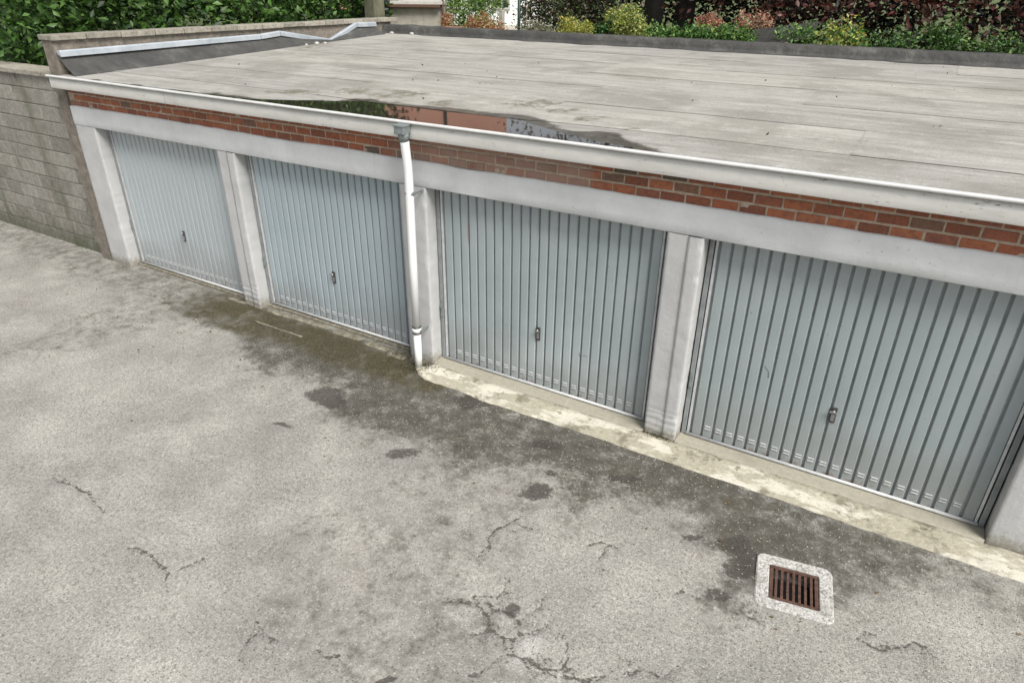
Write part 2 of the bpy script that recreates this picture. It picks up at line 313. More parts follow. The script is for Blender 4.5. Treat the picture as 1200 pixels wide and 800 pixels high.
    a = Mat('white_wall'); MATS['white'] = a.fin(a.ramp(a.noise(2, 4), [(.3, (.70, .70, .69)), (.7, (.80, .80, .79))]), .7)
    a = Mat('window_glass'); MATS['glass'] = a.fin((.03, .035, .04), .05)
    a = Mat('grey_roof_tiles'); MATS['tiles'] = a.fin(a.ramp(a.noise(5, 5), [(.3, (.08, .07, .065)), (.7, (.16, .13, .11))]), .8)
    a = Mat('grey_weathered_wood'); n2 = a.noise(1, 6, .7, vec=a.vec((3, 20, 20)))
    MATS['wood'] = a.fin(a.ramp(n2, [(.3, (.012, .012, .011)), (.7, (.05, .048, .042))]), .85, a.bump(n2, .01, 1))
    a = Mat('pale_post'); MATS['post'] = a.fin(a.ramp(a.noise(12, 5), [(.3, (.30, .29, .25)), (.7, (.46, .44, .39))]), .8)
    a = Mat('dark_green_metal'); MATS['greenmetal'] = a.fin((.02, .045, .03), .5)
    a = Mat('red_clay'); MATS['clay'] = a.fin(a.ramp(a.noise(10, 4), [(.3, (.30, .11, .07)), (.7, (.48, .22, .16))]), .8)
build_materials()

# ------------------------------------------------------------------ object helpers
def link(name, me, mat=None, parent=None):
    if isinstance(me, bmesh.types.BMesh):
        b = me; me = bpy.data.meshes.new(name); b.to_mesh(me); b.free()
    if mat is not None and not me.materials: me.materials.append(MATS[mat])
    o = bpy.data.objects.new(name, me); COL.objects.link(o)
    if parent is not None: o.parent = parent
    return o
def tag(o, label=None, cat=None, group=None, kind=None):
    if label: o['label'] = label
    if cat: o['category'] = cat
    if group: o['group'] = group
    if kind: o['kind'] = kind
    return o
def thing(name, label, cat, loc=(0, 0, 0), rz=0, group=None):
    o = bpy.data.objects.new(name, None); COL.objects.link(o); o.location = loc; o.rotation_euler = (0, 0, rz)
    o.empty_display_size = .2
    return tag(o, label, cat, group)
def add_box(bm, x0, x1, y0, y1, z0, z1, bevel=0):
    r = bmesh.ops.create_cube(bm, size=1, matrix=Matrix.Translation(((x0+x1)/2, (y0+y1)/2, (z0+z1)/2)) @ Matrix.Diagonal((x1-x0, y1-y0, z1-z0, 1)))
    if bevel:
        es = list({e for v in r['verts'] for e in v.link_edges})
        bmesh.ops.bevel(bm, geom=es, offset=bevel, segments=2, affect='EDGES', profile=.6)
def box(x0, x1, y0, y1, z0, z1, bevel=0):
    bm = bmesh.new(); add_box(bm, x0, x1, y0, y1, z0, z1, bevel); return bm
def add_tube(bm, pts, rad, seg=12, cap=True):
    pts = [Vector(p) for p in pts]; rings = []
    rads = rad if isinstance(rad, (list, tuple)) else [rad]*len(pts)
    up = None
    for i, p in enumerate(pts):
        d = (pts[min(i+1, len(pts)-1)]-pts[max(i-1, 0)]).normalized()
        a = Vector((0, 1, 0)) if abs(d.y) < .9 else Vector((1, 0, 0))
        u = d.cross(a).normalized(); v = d.cross(u).normalized()
        rings.append([bm.verts.new(p+(u*math.cos(2*math.pi*k/seg)+v*math.sin(2*math.pi*k/seg))*rads[i]) for k in range(seg)])
    for a, b in zip(rings, rings[1:]):
        for k in range(seg):
            f = bm.faces.new((a[k], a[(k+1) % seg], b[(k+1) % seg], b[k])); f.smooth = True
    if cap: bm.faces.new(rings[0][::-1]); bm.faces.new(rings[-1])
def tube(pts, rad, seg=12):
    bm = bmesh.new(); add_tube(bm, pts, rad, seg); bmesh.ops.recalc_face_normals(bm, faces=bm.faces); return bm
def grid_mesh(name, X, Y, Z, attrs=None, smooth=True, hole=None):
    ny, nx = X.shape
    co = np.stack([X, Y, Z], -1).reshape(-1, 3)
    i = np.arange(nx*ny).reshape(ny, nx)
    q = np.stack([i[:-1, :-1], i[:-1, 1:], i[1:, 1:], i[1:, :-1]], -1).reshape(-1, 4)
    if hole is not None: q = q[~hole[:-1, :-1].ravel()]
    return raw_mesh(name, co, q, attrs, smooth)
def raw_mesh(name, co, q, attrs=None, smooth=False, tint=None):
    me = bpy.data.meshes.new(name); k = q.shape[1]
    me.vertices.add(len(co)); me.vertices.foreach_set('co', np.ascontiguousarray(co, dtype=np.float32).ravel())
    me.loops.add(q.size); me.loops.foreach_set('vertex_index', q.ravel().astype(np.int32))
    me.polygons.add(len(q)); me.polygons.foreach_set('loop_start', np.arange(0, q.size, k, dtype=np.int32))
    try: me.polygons.foreach_set('loop_total', np.full(len(q), k, dtype=np.int32))
    except Exception: pass
    if smooth: me.polygons.foreach_set('use_smooth', np.ones(len(q), dtype=bool))
    me.update(calc_edges=True)
    for n, v in (attrs or {}).items():
        at = me.attributes.new(n, 'FLOAT', 'POINT'); at.data.foreach_set('value', np.ascontiguousarray(v, dtype=np.float32).ravel())
    if tint is not None:
        at = me.attributes.new('tint', 'FLOAT_COLOR', 'POINT'); at.data.foreach_set('color', np.ascontiguousarray(np.c_[tint, np.ones(len(tint))], dtype=np.float32).ravel())
    return me

# building dimensions
W, PIT, PW = 2.45, 2.75, .30
XL, XR = -5.95, 8.25
ZL, ZLT = 1.947, 2.197
YB = 6.5; SL = .035
GZ = -.03

# ------------------------------------------------------------------ ground
def build_ground():
    def axis(lo, hi, step, far_lo, far_hi):
        mid = np.arange(lo, hi+step/2, step); a = [mid[0]]; s = step
        while a[-1] > far_lo: s *= 1.35; a.append(a[-1]-s)
        b = [mid[-1]]; s = step
        while b[-1] < far_hi: s *= 1.35; b.append(b[-1]+s)
        return np.array(a[1:][::-1]+list(mid)+b[1:])
    xs = axis(-5.6, 6.0, .018, -500, 500); ys = axis(-4.6, .2, .018, -500, 500)
    X, Y = np.meshgrid(xs, ys)
    P = lambda pts: [gp(*q) for q in pts]
    damp_poly = P([(285, 400), (320, 360), (485, 415), (905, 560), (1130, 650), (1120, 700), (1040, 700), (950, 700), (905, 705), (885, 668), (868, 712), (838, 712), (812, 686), (838, 668), (812, 640), (785, 626), (812, 615), (790, 600), (752, 590), (712, 580), (690, 604), (668, 610), (650, 580), (628, 548), (598, 545), (560, 562), (520, 545), (480, 522), (436, 513), (404, 500), (372, 478), (396, 462), (372, 444), (338, 430), (318, 440), (300, 430)])
    nx_ = .34*(fbm(X, Y, 2.2, 5, 111)-.5); ny_ = .34*(fbm(X, Y, 2.2, 5, 131)-.5)
    s = poly_sdf(X+nx_, Y+ny_, damp_poly)
    damp = sstep(.34, -.30, s)*.93
    damp *= .75+.5*fbm(X, Y, 1.7, 3, 5)
    # along the kerb, also outside the photographed bay
    damp = np.maximum(damp, sstep(-1.0, -.3, Y-.35*(fbm(X, Y, .8, 3, 9)-.5)*3)*.55*((X < -2.2)|(X > 4)))
    damp = np.maximum(damp, .42*sstep(.55, .75, fbm(X, Y, .55, 4, 21)))
    spots = [((628, 576), 20, 11), ((648, 553), 9, 6), ((612, 578), 7, 5), ((872, 662), 26, 22), ((862, 640), 20, 12), ((380, 462), 26, 8), ((640, 520), 20, 7), ((730, 560), 20, 7), ((560, 470), 26, 8), ((600, 715), 14, 8), ((848, 700), 14, 7), ((812, 630), 14, 5), ((835, 692), 16, 7), ((330, 496), 16, 3), ((455, 795), 18, 6), ((560, 790), 8, 4),
             ((390, 470), 18, 8), ((470, 530), 22, 6)]
    spot = np.zeros(X.shape)
    for (u, v), ru, rv in spots:
        c = gp(u, v); ax = gp(u+ru, v)-c; ay = gp(u, v+rv)-c
        M = np.linalg.inv(np.array([ax, ay]).T); dx = X-c[0]+.16*(fbm(X, Y, 6, 4, 141)-.5); dy = Y-c[1]+.16*(fbm(X, Y, 6, 4, 151)-.5)
        r = np.hypot(M[0, 0]*dx+M[0, 1]*dy, M[1, 0]*dx+M[1, 1]*dy)
        spot = np.maximum(spot, sstep(1.5, .4, r)*(1.15 if ru in (20, 26, 18) else .85))
    cracks = [[(572, 645), (572, 628), (585, 618), (600, 612), (612, 606)], [(520, 702), (543, 706), (560, 710), (570, 720), (576, 735), (582, 742), (596, 748), (598, 758), (600, 764)],
              [(566, 704), (574, 716), (590, 716)], [(592, 716), (606, 724), (618, 730)], [(625, 772), (634, 782), (648, 786), (660, 784), (664, 795)], [(660, 786), (668, 770)],
              [(735, 792), (745, 790), (752, 783)], [(304, 728), (314, 742), (328, 750)], [(370, 760), (385, 772), (398, 768)], [(790, 690), (800, 688), (812, 694)], [(865, 712), (880, 722), (895, 730)],
              [(690, 640), (705, 636), (722, 640)], [(576, 735), (566, 742), (552, 744)], [(600, 764), (612, 770), (625, 772)], [(598, 748), (612, 742), (630, 744)], [(560, 710), (552, 698), (556, 690)], [(664, 795), (690, 797), (712, 792)], [(1000, 745), (1030, 760), (1070, 752), (1100, 770)], [(150, 640), (185, 655), (200, 690)], [(60, 560), (100, 575), (118, 600)]]
    cd_ = np.full(X.shape, 9.0); kr = random.Random(5)
    wx = X+.10*(fbm(X, Y, 7, 5, 40)-.5); wy = Y+.10*(fbm(X, Y, 7, 5, 50)-.5)
    for c in cracks:
        pts = P(c); cd_ = np.minimum(cd_, line_dist(wx, wy, pts))
        for k in range(len(pts)-1):                       # side branches
            if kr.random() < .75:
                a_ = np.array(pts[k])*.5+np.array(pts[k+1])*.5; an = kr.uniform(0, 6.28); L_ = kr.uniform(.05, .17)
                b_ = a_+L_*np.array([math.cos(an), math.sin(an)]); c_ = b_+L_*.7*np.array([math.cos(an+.7), math.sin(an+.7)])
                cd_ = np.minimum(cd_, line_dist(wx, wy, [a_, b_, c_])+.004)
    near = sstep(.10, .0, cd_)
    crack = sstep(.03, .0, cd_)
    moss = sstep(.30, .02, poly_sdf(X, Y, P([(180, 320), (485, 432), (505, 450), (440, 432), (400, 420), (350, 400), (300, 388), (180, 350)])))*.85*(.55+fbm(X, Y, 3, 3, 171))*sstep(-4.6, -2.9, X)
    for (u, v, r) in ((430, 420, .22), (455, 430, .25), (860, 590, .15), (735, 548, .12), (470, 445, .22), (395, 402, .25)):
        c = gp(u, v); moss = np.maximum(moss, .5*sstep(r*1.6, 0, np.hypot(X-c[0], Y-c[1])))
    pale = np.zeros(X.shape)
    for (u, v, r, k) in ((620, 755, .3, .8), (340, 560, .5, .5), (320, 410, .35, .55), (470, 600, .6, .45), (540, 640, .4, .4), (330, 700, .4, .3), (610, 775, .25, .7), (360, 640, .4, .5)):
        c = gp(u, v); pale = np.maximum(pale, k*sstep(r, 0, np.hypot(X-c[0], (Y-c[1])*1.2)))
    inner = (X > -12) & (X < 12) & (Y > -12) & (Y < .3)
    Z = GZ + np.where(inner, .012*(fbm(X, Y, .8, 3, 70)-.5)+.006*(fbm(X, Y, 9, 3, 80)-.5), 0) - .010*crack
    Z = Z - .006*spot
    Z = Z+0*X
    me = grid_mesh('asphalt_yard', X, Y, Z, dict(damp=damp, spot=spot, crack=cd_, moss=moss, pale=pale),
                   hole=(np.abs((X-4.035)*math.cos(.1745)+(Y+1.205)*math.sin(.1745)) < .215) & (np.abs(-(X-4.035)*math.sin(.1745)+(Y+1.205)*math.cos(.1745)) < .215))
    tag(link('asphalt_yard', me, 'asphalt'), kind='structure')
    # loose chippings, thicker along the foot of the garages
    n = 5500
    x = rng.uniform(-5.8, 6.2, n*3); y = -4.4*rng.random(n*3)**1.25-.34
    keep = (np.maximum(np.abs(x-4.03), np.abs(y+1.235)) > .3) & (rng.random(n*3) < np.clip(.1+.9*sstep(-2.2, -.5, y)*fbm(x, y, 1.5, 2, 3)*1.4, 0, 1))
    x, y = x[keep][:n], y[keep][:n]; n = len(x)
    base = np.array([[1, 0, 0], [-.5, .87, 0], [-.5, -.87, 0], [0, 0, .7], [.2, .1, -.5]])
    fc = np.array([[0, 1, 3], [1, 2, 3], [2, 0, 3], [1, 0, 4], [2, 1, 4], [0, 2, 4]])
    sz = rng.uniform(.0025, .0065, n); ang = rng.uniform(0, 6.28, n)
    co = np.repeat(base[None], n, 0)*rng.uniform(.6, 1.3, (n, 5, 3)); ca, sa = np.cos(ang)[:, None], np.sin(ang)[:, None]
    cx = co[..., 0]*ca-co[..., 1]*sa; cy = co[..., 0]*sa+co[..., 1]*ca
    co = np.stack([cx, cy, co[..., 2]], -1)*sz[:, None, None]; co[..., 0] += x[:, None]; co[..., 1] += y[:, None]; co[..., 2] += GZ+.003+sz[:, None]*.2
    q = (fc[None]+(np.arange(n)*5)[:, None, None]).reshape(-1, 3)
    g = rng.uniform(.08, .42, n); t = np.stack([g, g*rng.uniform(.93, 1, n), g*rng.uniform(.8, .95, n)], -1)
    tag(link('loose_chippings', raw_mesh('loose_chippings', co.reshape(-1, 3), q, tint=np.repeat(t, 5, 0)), 'chips'),
        'scattered pale stone chippings lying loose on the asphalt yard', 'gravel', kind='stuff')
build_ground()

# ------------------------------------------------------------------ garage row
def zroof_plain(y): return 2.56 + SL*(y+.15)
ZW = 2.572
shore_px = [(290, 116.5), (340, 118), (390, 119), (430, 119.5), (460, 123), (490, 127), (520, 131), (560, 134), (600, 139), (630, 149), (655, 156), (690, 165), (740, 174)]
shore = np.array([gp(u, v, ZW) for u, v in shore_px])
def shore_y(x):
    return np.interp(x, np.r_[-6, -4.6, shore[:, 0], shore[-1, 0]+.4, 9], np.r_[-.14, -.05, shore[:, 1], -.13, -.16])
def hroof(x, y):
    ys = shore_y(x); off = ZW-zroof_plain(ys)
    g = np.exp(-(np.maximum(y-ys, 0)/1.1)**2)
    return zroof_plain(y)+off*g + .010*(fbm(x, y, .5, 3, 90)-.5)*sstep(0, .8, y-ys)

def build_garages():
    G = thing('garage_row', 'row of lock-up garages with blue-grey ribbed doors and flat felt roof', 'garages', (0, 0, 0))
    # lintel beam of painted render with an uneven top edge
    xs = np.arange(XL, XR+.01, .05); wv = .034*(fbm(xs, xs*0, 1.3, 3, 4)-.5)+.014*(fbm(xs, xs*0, 6, 3, 6)-.5)
    fy = .012*(fbm(xs, xs*0, 1.1, 3, 8)-.5)
    prof = [(.19, ZL, 0, 0), (.004, ZL, 0, 0), (0, ZL+.006, 0, 1), (0, ZL+.08, 0, 1), (0, ZL+.16, 0, 1), (0, ZLT-.012, 1, 1), (.008, ZLT-.001, 1, 1), (.03, ZLT+.002, 1, 0), (.19, ZLT, 0, 0)]
    X = np.tile(xs, (len(prof), 1)); Yg = np.array([[p[0]+p[3]*f for f in fy] for p in prof]); Z = np.array([[p[1]+p[2]*v for v in wv] for p in prof])
    link('lintel', grid_mesh('lintel', X, Yg, Z, smooth=False), 'render', G)
    # wall core behind the doors' head and the side and back walls
    link('wall', box(XL, XR, .030, .19, ZLT+.003, 2.52), 'mortar', G)
    link('wall', box(XL-.0, XL+.2, .20, YB, GZ-.2, 2.52), 'masonry', G)
    link('wall', box(XR-.2, XR, .20, YB, GZ-.2, 2.52), 'masonry', G)
    link('wall', box(XL, XR, YB-.02, YB+.18, GZ-.2, 2.74), 'masonry', G)
    # bricks, three courses
    protos = []
    for k in range(8):
        bm = box(-.0965, .0965, 0, .05, -.0335, .0335, .006)
        for v in bm.verts:
            v.co += Vector((random.uniform(-1, 1)*.0022, random.uniform(-1, 1)*.0015 if v.co.y < .02 else 0, random.uniform(-1, 1)*.0018))
        me = bpy.data.meshes.new('brick'); bm.to_mesh(me); bm.free(); me.materials.append(MATS['brick']); protos.append(me)
    cnt = 0
    for row, (z, off) in enumerate(((2.2265, 0), (2.3095, .1035), (2.3925, 0))):
        k0 = int(math.ceil((XL+.10-(2.0345+off))/.207)); x = 2.0345+off+k0*.207
        while x < XR-.1:
            o = link('brick', random.choice(protos), None, G)
            o.location = (x+random.uniform(-.002, .002), .0185+random.uniform(-.0025, .0035), z+random.uniform(-.002, .002))
            o.rotation_euler = (0, random.uniform(-.008, .008), random.uniform(-.008, .008)); cnt += 1
            x += .207
    # mortar pointing smeared unevenly over the joints
    xs2 = np.arange(XL, XR, .02); zs = np.linspace(2.19, 2.44, 20); XX, ZZ = np.meshgrid(xs2, zs)
    sm = fbm(XX, ZZ, 14, 3, 12)
    link('mortar_joints', grid_mesh('mortar_joints', XX, .0245-.004*sm**1.5-.002*sstep(.55, .75, fbm(XX, ZZ, 3, 3, 15)), ZZ), 'mortar', G)
    # pillars
    def pillar(x0, x1, seamed):
        bm = bmesh.new(); nx, nz = 13, 110
        xs = np.sort(np.r_[np.linspace(x0, x1, nx), x0+.172, x0+.178]); zs = np.linspace(GZ-.1, ZL-.002, nz)
        loop = [(x0, .19)]+[(x0, y) for y in (.14, .08, .03, .007)]+[(x0+.005, 0.001)]+[(x, 0) for x in xs[1:-1]]+[(x1-.005, .001)]+[(x1, y) for y in (.007, .03, .08, .14)]+[(x1, .19)]
        L = np.array(loop); arr = np.zeros((nz, len(L), 3))
        for j, z in enumerate(zs):
            xx = L[:, 0].copy(); yy = L[:, 1].copy()
            front = L[:, 1] < .02
            if seamed: yy[front] -= np.where(xx[front] > x0+.175, .009, 0)
            nzs = fbm(xx*1.0, np.full_like(xx, z), 7, 4, 31)-.5
            yy[front] += nzs[front]*.008
            if seamed and z < .27: yy[front] += (.0045*np.sin(z*95+6*nzs[front])+.004)*0.8
            edge = np.array([abs(a-x0) < .01 or abs(a-x1) < .01 for a in L[:, 0]])
            xx[edge] += (vnoise(np.full(edge.sum(), z*1.0), xx[edge], 22, 44)-.5)*.004
            cy = max(0, vnoise(z, x1, 11, 71)-.62)*.05
            yy[np.abs(L[:, 0]-x1) < .012] += np.where(L[np.abs(L[:, 0]-x1) < .012, 1] < .02, cy, 0)
            arr[j, :, 0] = xx; arr[j, :, 1] = yy; arr[j, :, 2] = z
        me = grid_mesh('pillar', arr[..., 0], arr[..., 1], arr[..., 2], smooth=False)
        return link('pillar', me, 'pillar', G)
    for k in range(-2, 4):
        x0 = -PW + k*PIT if k != 0 else -.32
        x1 = k*PIT
        if k == -2: x0 = XL+.0
        pillar(x0, x1 if k < 3 else XR, k == 1 or k == -1)
    # --- doors
    def strip_mesh(w):
        bm = bmesh.new(); hw = w/2; z0, z1 = 0, 1.925
        pr = [(-hw-.006, .0145), (-hw, .001), (-hw+.003, 0), (-.001, -.0008), (hw-.003, 0), (hw, .001), (hw+.006, .0145)]
        zz = [z0, .5, 1.0, 1.5, z1]; rows = [[bm.verts.new((x, y, z)) for x, y in pr] for z in zz]
        for a, b in zip(rows, rows[1:]):
            for i in range(len(pr)-1): bm.faces.new((a[i], a[i+1], b[i+1], b[i]))
        me = bpy.data.meshes.new('panel'); bm.to_mesh(me); bm.free(); me.materials.append(MATS['door']); return me
    strip = strip_mesh(.072)
    bm = bmesh.new()
    for k in range(2): add_box(bm, -.026, .026, -.008, .001, .112+k*.026, .124+k*.026, .003)
    louv = bpy.data.meshes.new('louvre'); bm.to_mesh(louv); bm.free(); louv.materials.append(MATS['rail'])
    def door(x, label=None):
        d = link('garage_door', box(.06, W-.06, .1775, .195, .02, ZL-.012), 'groove', G); d.location = (x, 0, 0)
        if label: d['label'] = label
        pitch = (2.375-.095)/23
        for i in range(23):
            p = link('panel', strip, None, d); p.location = (.095+pitch*(i+.5), .160+random.uniform(-.0012, .0012), .03)
            p.rotation_euler = (random.uniform(-.0006, .0006), 0, 0)
            if 0 < i < 22:
                l = link('louvre', louv, None, d); l.location = (.095+pitch*(i+.5), .160, 0)
        # fixed frame inside the opening
        for a, b in ((.012, .052), (W-.052, W-.012)):
            link('door_frame', box(a, b, .150, .20, 0.001, ZL-.004, .004), 'frame', d)
        link('door_frame', box(.053, W-.053, .165, .20, ZL-.035, ZL-.005), 'groove', d)
        for a in (.062, W-.082):
            link('edge_profile', box(a, a+.020, .154, .19, .03, ZL-.04, .003), 'rail', d)
        b = tube([(.055, .150, .018), (W-.055, .150, .018)], .0145, 10)
        link('bottom_rail', b, 'rail', d)
        bm = box(.022, .046, .138, .149, .50, .66, .003); add_box(bm, .026, .042, .130, .1385, .52, .55); add_box(bm, .026, .042, .130, .1385, .61, .64)
        link('hinge', bm, 'galv', d)
        # lock handle
        hx = 1.213
        h = link('handle', box(hx-.023, hx+.023, .150, .160, .545, .69, .004), 'handle', d)
        h2 = bmesh.new(); add_tube(h2, [(hx, .150, .662), (hx, .120, .662)], .011, 12); add_box(h2, hx-.032, hx+.032, .110, .122, .655, .669, .004)
        add_box(h2, hx-.014, hx+.014, .143, .1505, .565, .625, .003)
        bmesh.ops.recalc_face_normals(h2, faces=h2.faces)
        link('lever', h2, 'steel', d)
        return d
    door(-2*PIT); door(-PIT); d2 = door(0); d4 = door(PIT); door(2*PIT)
    # dent scratch on the middle door
    link('scratch', tube([(1.67, .1585, .525), (1.70, .1575, .512), (1.73, .158, .524), (1.765, .1585, .515)], .0035, 6), 'groove', d2)
    link('scratch', tube([(.62, .1585, .90), (.66, .1575, .86), (.665, .158, .80)], .003, 6), 'groove', d4)
    # sill strips in the doorways
    for k in range(-2, 3):
        if k in (-2, -1): continue
        x0 = k*PIT+.004
        xs_ = np.linspace(x0, x0+W-.008, 90); ys_ = np.array([-.012, 0.0, .006, .06, .12, .21]); A, B = np.meshgrid(xs_, ys_)
        ed = .008*(fbm(A, B, 8, 3, 17)-.5)
        Z = np.where(B < -.005, -.05, .0+.006*(fbm(A, B, 5, 3, 18)-.5)); B2 = B+np.where(B < .003, ed, 0)
        link('sill', grid_mesh('sill', A, B2, Z, smooth=False), 'sill', G)
    for k in (-2, -1):
        link('sill', box(k*PIT+.004, k*PIT+W-.004, .10, .21, GZ-.1, -.004, .006), 'rubble', G)
    # --- roof
    seams = [-.135, .56, 1.52, 2.5, 3.46, 4.42, 5.4, YB+.02]
    cross = [(-3.2, 4.9), (-1.9, 3.6), (.7, 6.2), (-2.6, 2.9), (.1, 5.6), (-3.9, 1.6), (-1.2, 4.2)]
    slope_l = XL+.30
    for i in range(len(seams)-1):
        y0, y1 = seams[i], seams[i+1]; cs = [XL+.02]+list(cross[i])+[XR]
        for j in range(len(cs)-1):
            xa, xb = cs[j], cs[j+1]+(.08 if j < len(cs)-2 else 0)
            nx = int((xb-xa)/.045)+2; ny = int((y1-y0+.08)/.04)+2
            xs_ = np.linspace(xa, xb, nx); t = np.linspace(0, 1, ny); A, T = np.meshgrid(xs_, t)
            ylo = y0+.02*(fbm(A, A*0+i, .9, 3, 33)-.5)*2*(i > 0)+.012*A*(0 if i in (0,) else 1)*.3
            yhi = y1+(.06 if i < len(seams)-2 else 0)+.0036*A
            B = ylo+(yhi-ylo)*T
            if i == 0: B = np.maximum(B, -.135)
            lift = .0025*(1-T)+.003*(1-(A-xa)/(xb-xa))
            Z = hroof(A, B)+lift*(0.15 if i == 0 else 1)
            # felt dressed up against the left parapet
            Z += np.interp(A, [XL, slope_l, slope_l+.25], [.0, .0, 0])
            wd_ = np.interp(A, [-5, -1.5, .3, 1.0, 1.8, 2.6], [.02, .05, .07, .22, .26, .05])
            wet = sstep(.10, -.06, B-shore_y(A)-wd_-.34*(fbm(A, B*1.5, 2.6, 5, 55)-.5))*sstep(-5.5, -5, A)*sstep(2.9, 2.1, A)*.95
            alg = np.zeros(A.shape)
            for (u, v, ru, rv) in ((470, 111, 45, 5), (415, 108, 30, 4), (520, 121, 20, 4), (625, 123, 38, 5), (345, 108, 40, 3), (660, 131, 35, 3), (360, 62, 22, 5), (740, 152, 18, 2), (690, 140, 30, 3)):
                c = gp(u, v, 2.59); ax = gp(u+ru, v, 2.59)-c; ay = gp(u, v+rv, 2.59)-c; M = np.linalg.inv(np.array([ax, ay]).T)
                dx = A-c[0]; dy = B-c[1]; r = np.hypot(M[0, 0]*dx+M[0, 1]*dy, M[1, 0]*dx+M[1, 1]*dy); alg = np.maximum(alg, sstep(1.5, .3, r)*.62)
            lap = sstep(.07, 0, B-ylo)*(i > 0)*.85+sstep(.05, .0, A-xa)*(j > 0)*.8
            lap = np.maximum(lap, sstep(YB-.35, YB, B)*.6)
            s = link('roof_sheet', grid_mesh('roof_sheet', A, B, Z, dict(wet=wet, algae=alg, lap=lap)), 'felt', G)
    link('roof_deck', box(XL, XR, -.10, YB, 2.44, 2.535), 'masonry', G)
    # --- rear upstand of black bitumen felt
    xs = np.arange(XL, XR+.01, .06); pr = [(-.10, -.012), (-.02, .012), (0, .05), (.01, .125), (.05, .15), (.22, .15), (.25, .10), (.26, -1.2)]
    A = np.tile(xs, (len(pr), 1)); n1 = fbm(xs, xs*0, .7, 4, 61); n2 = fbm(xs, xs*0, 5, 3, 62); n0 = vnoise(xs, xs*0, 3.5, 66)
    B = np.array([YB-.03+p[0]+(n1-.5)*.05*(1 if p[1] > 0 else 1)-(0.22*np.maximum(n0-.45, 0) if i == 0 else 0) for i, p in enumerate(pr)])
    Zb = hroof(A, np.full_like(A, YB))
    Z = Zb+np.array([p[1]+(n2-.5)*.03*(p[1] > .02) for p in pr])
    Z[-1] = 1.6
    Z[0] = hroof(A[0], B[0])+.008
    link('upstand', grid_mesh('upstand', A, B, Z, smooth=False), 'bitumen', G)
    # --- fascia boards and metal edge trim
    joints = [XL-.03, -3.6, -.16, 5.4, XR]
    for a, b in zip(joints, joints[1:]):
        xs = np.linspace(a+.002, b-.002, 80); pr = [(-.118, 2.43), (-.146, 2.43), (-.150, 2.436), (-.150, 2.50), (-.150, 2.563), (-.118, 2.563)]
        A = np.tile(xs, (len(pr), 1)); wv = .004*(fbm(xs, xs*0, 2.2, 3, 81)-.5)
        B = np.array([p[0]+wv for p in pr]); Z = np.array([p[1]+.003*(vnoise(xs, xs*0, 6, 82)-.5)+0*xs for p in pr])
        link('fascia_board', grid_mesh('fascia_board', A, B, Z, smooth=False), 'fascia', G)
    link('soffit', box(XL-.03, XR, -.117, .029, 2.452, 2.47), 'brown', G)
    xs = np.arange(XL-.04, XR+.01, .1)
    pr = [(-.158, 2.568), (-.178, 2.570), (-.180, 2.586), (-.174, 2.592), (-.150, 2.594), (-.140, 2.590), (-.128, 2.5735), (-.05, 2.560)]
    A = np.tile(xs, (len(pr), 1)); wv = .006*(fbm(xs, xs*0, .8, 3, 83)-.5); B = np.array([p[0]+wv*.5 for p in pr]); Z = np.array([p[1]+wv*.5*(p[1] > 2.565) for p in pr])
    link('edge_trim', grid_mesh('edge_trim', A, B, Z), 'trim', G)
    # --- downpipe with hopper
    px, py = -.102, -.135
    dp = link('downpipe', tube([(px+.042, -.195, 2.45), (px+.042, -.188, 2.38), (px+.040, -.175, 2.28), (px+.036, -.160, 2.17), (px+.032, -.152, 2.05), (px+.012, py-.006, 1.2), (px+.004, py, .45)], .043, 20), 'pvc', G)
    link('lower_pipe', tube([(px+.004, py, .46), (px+.004, py, .10), (px+.002, py-.003, -.03)], .0405, 20), 'pvc', dp)
    bm = bmesh.new(); add_box(bm, px-.020, px+.092, -.262, -.154, 2.482, 2.560, .006); add_box(bm, px-.027, px+.099, -.270, -.152, 2.552, 2.567, .003)
    add_tube(bm, [(px+.040, -.205, 2.490), (px+.041, -.20, 2.465), (px+.042, -.192, 2.42)], [.052, .05, .0485], 18); bmesh.ops.recalc_face_normals(bm, faces=bm.faces)
    link('hopper', bm, 'galv', dp)
    def ring(z, r, h, mt, nm, x):
        return link(nm, tube([(x, py, z-h/2), (x, py, z+h/2)], r, 20), mt, dp)
    bm = tube([(px+.027, -.146, 1.905), (px+.028, -.147, 1.93)], .0465, 20); add_box(bm, px+.068, px+.084, py-.008, -.0, 1.907, 1.928); add_box(bm, px+.062, px+.078, py-.025, py+.02, 1.900, 1.935)
    link('bracket', bm, 'galv', dp)
    ring(.475, .0505, .012, 'handle', 'seal_ring', px+.004)
    ring(.438, .0495, .050, 'pvc', 'coupling', px+.004)
    ring(.404, .0505, .012, 'handle', 'seal_ring', px+.004)
    link('bracket', box(px+.042, px+.062, py-.01, -.002, .425, .445), 'galv', dp)
    return G
G = build_garages()

# standing water on the front of the roof
def build_puddle():
    xs = np.linspace(-5.4, 2.1, 160); t = np.linspace(0, 1, 24); A, T = np.meshgrid(xs, t)
    B = -.126+(shore_y(A)+.05+.126)*T
    me = grid_mesh('puddle', A, B, np.full(A.shape, ZW+.0015))
    tag(link('puddle', me, 'water'), kind='structure')
build_puddle()

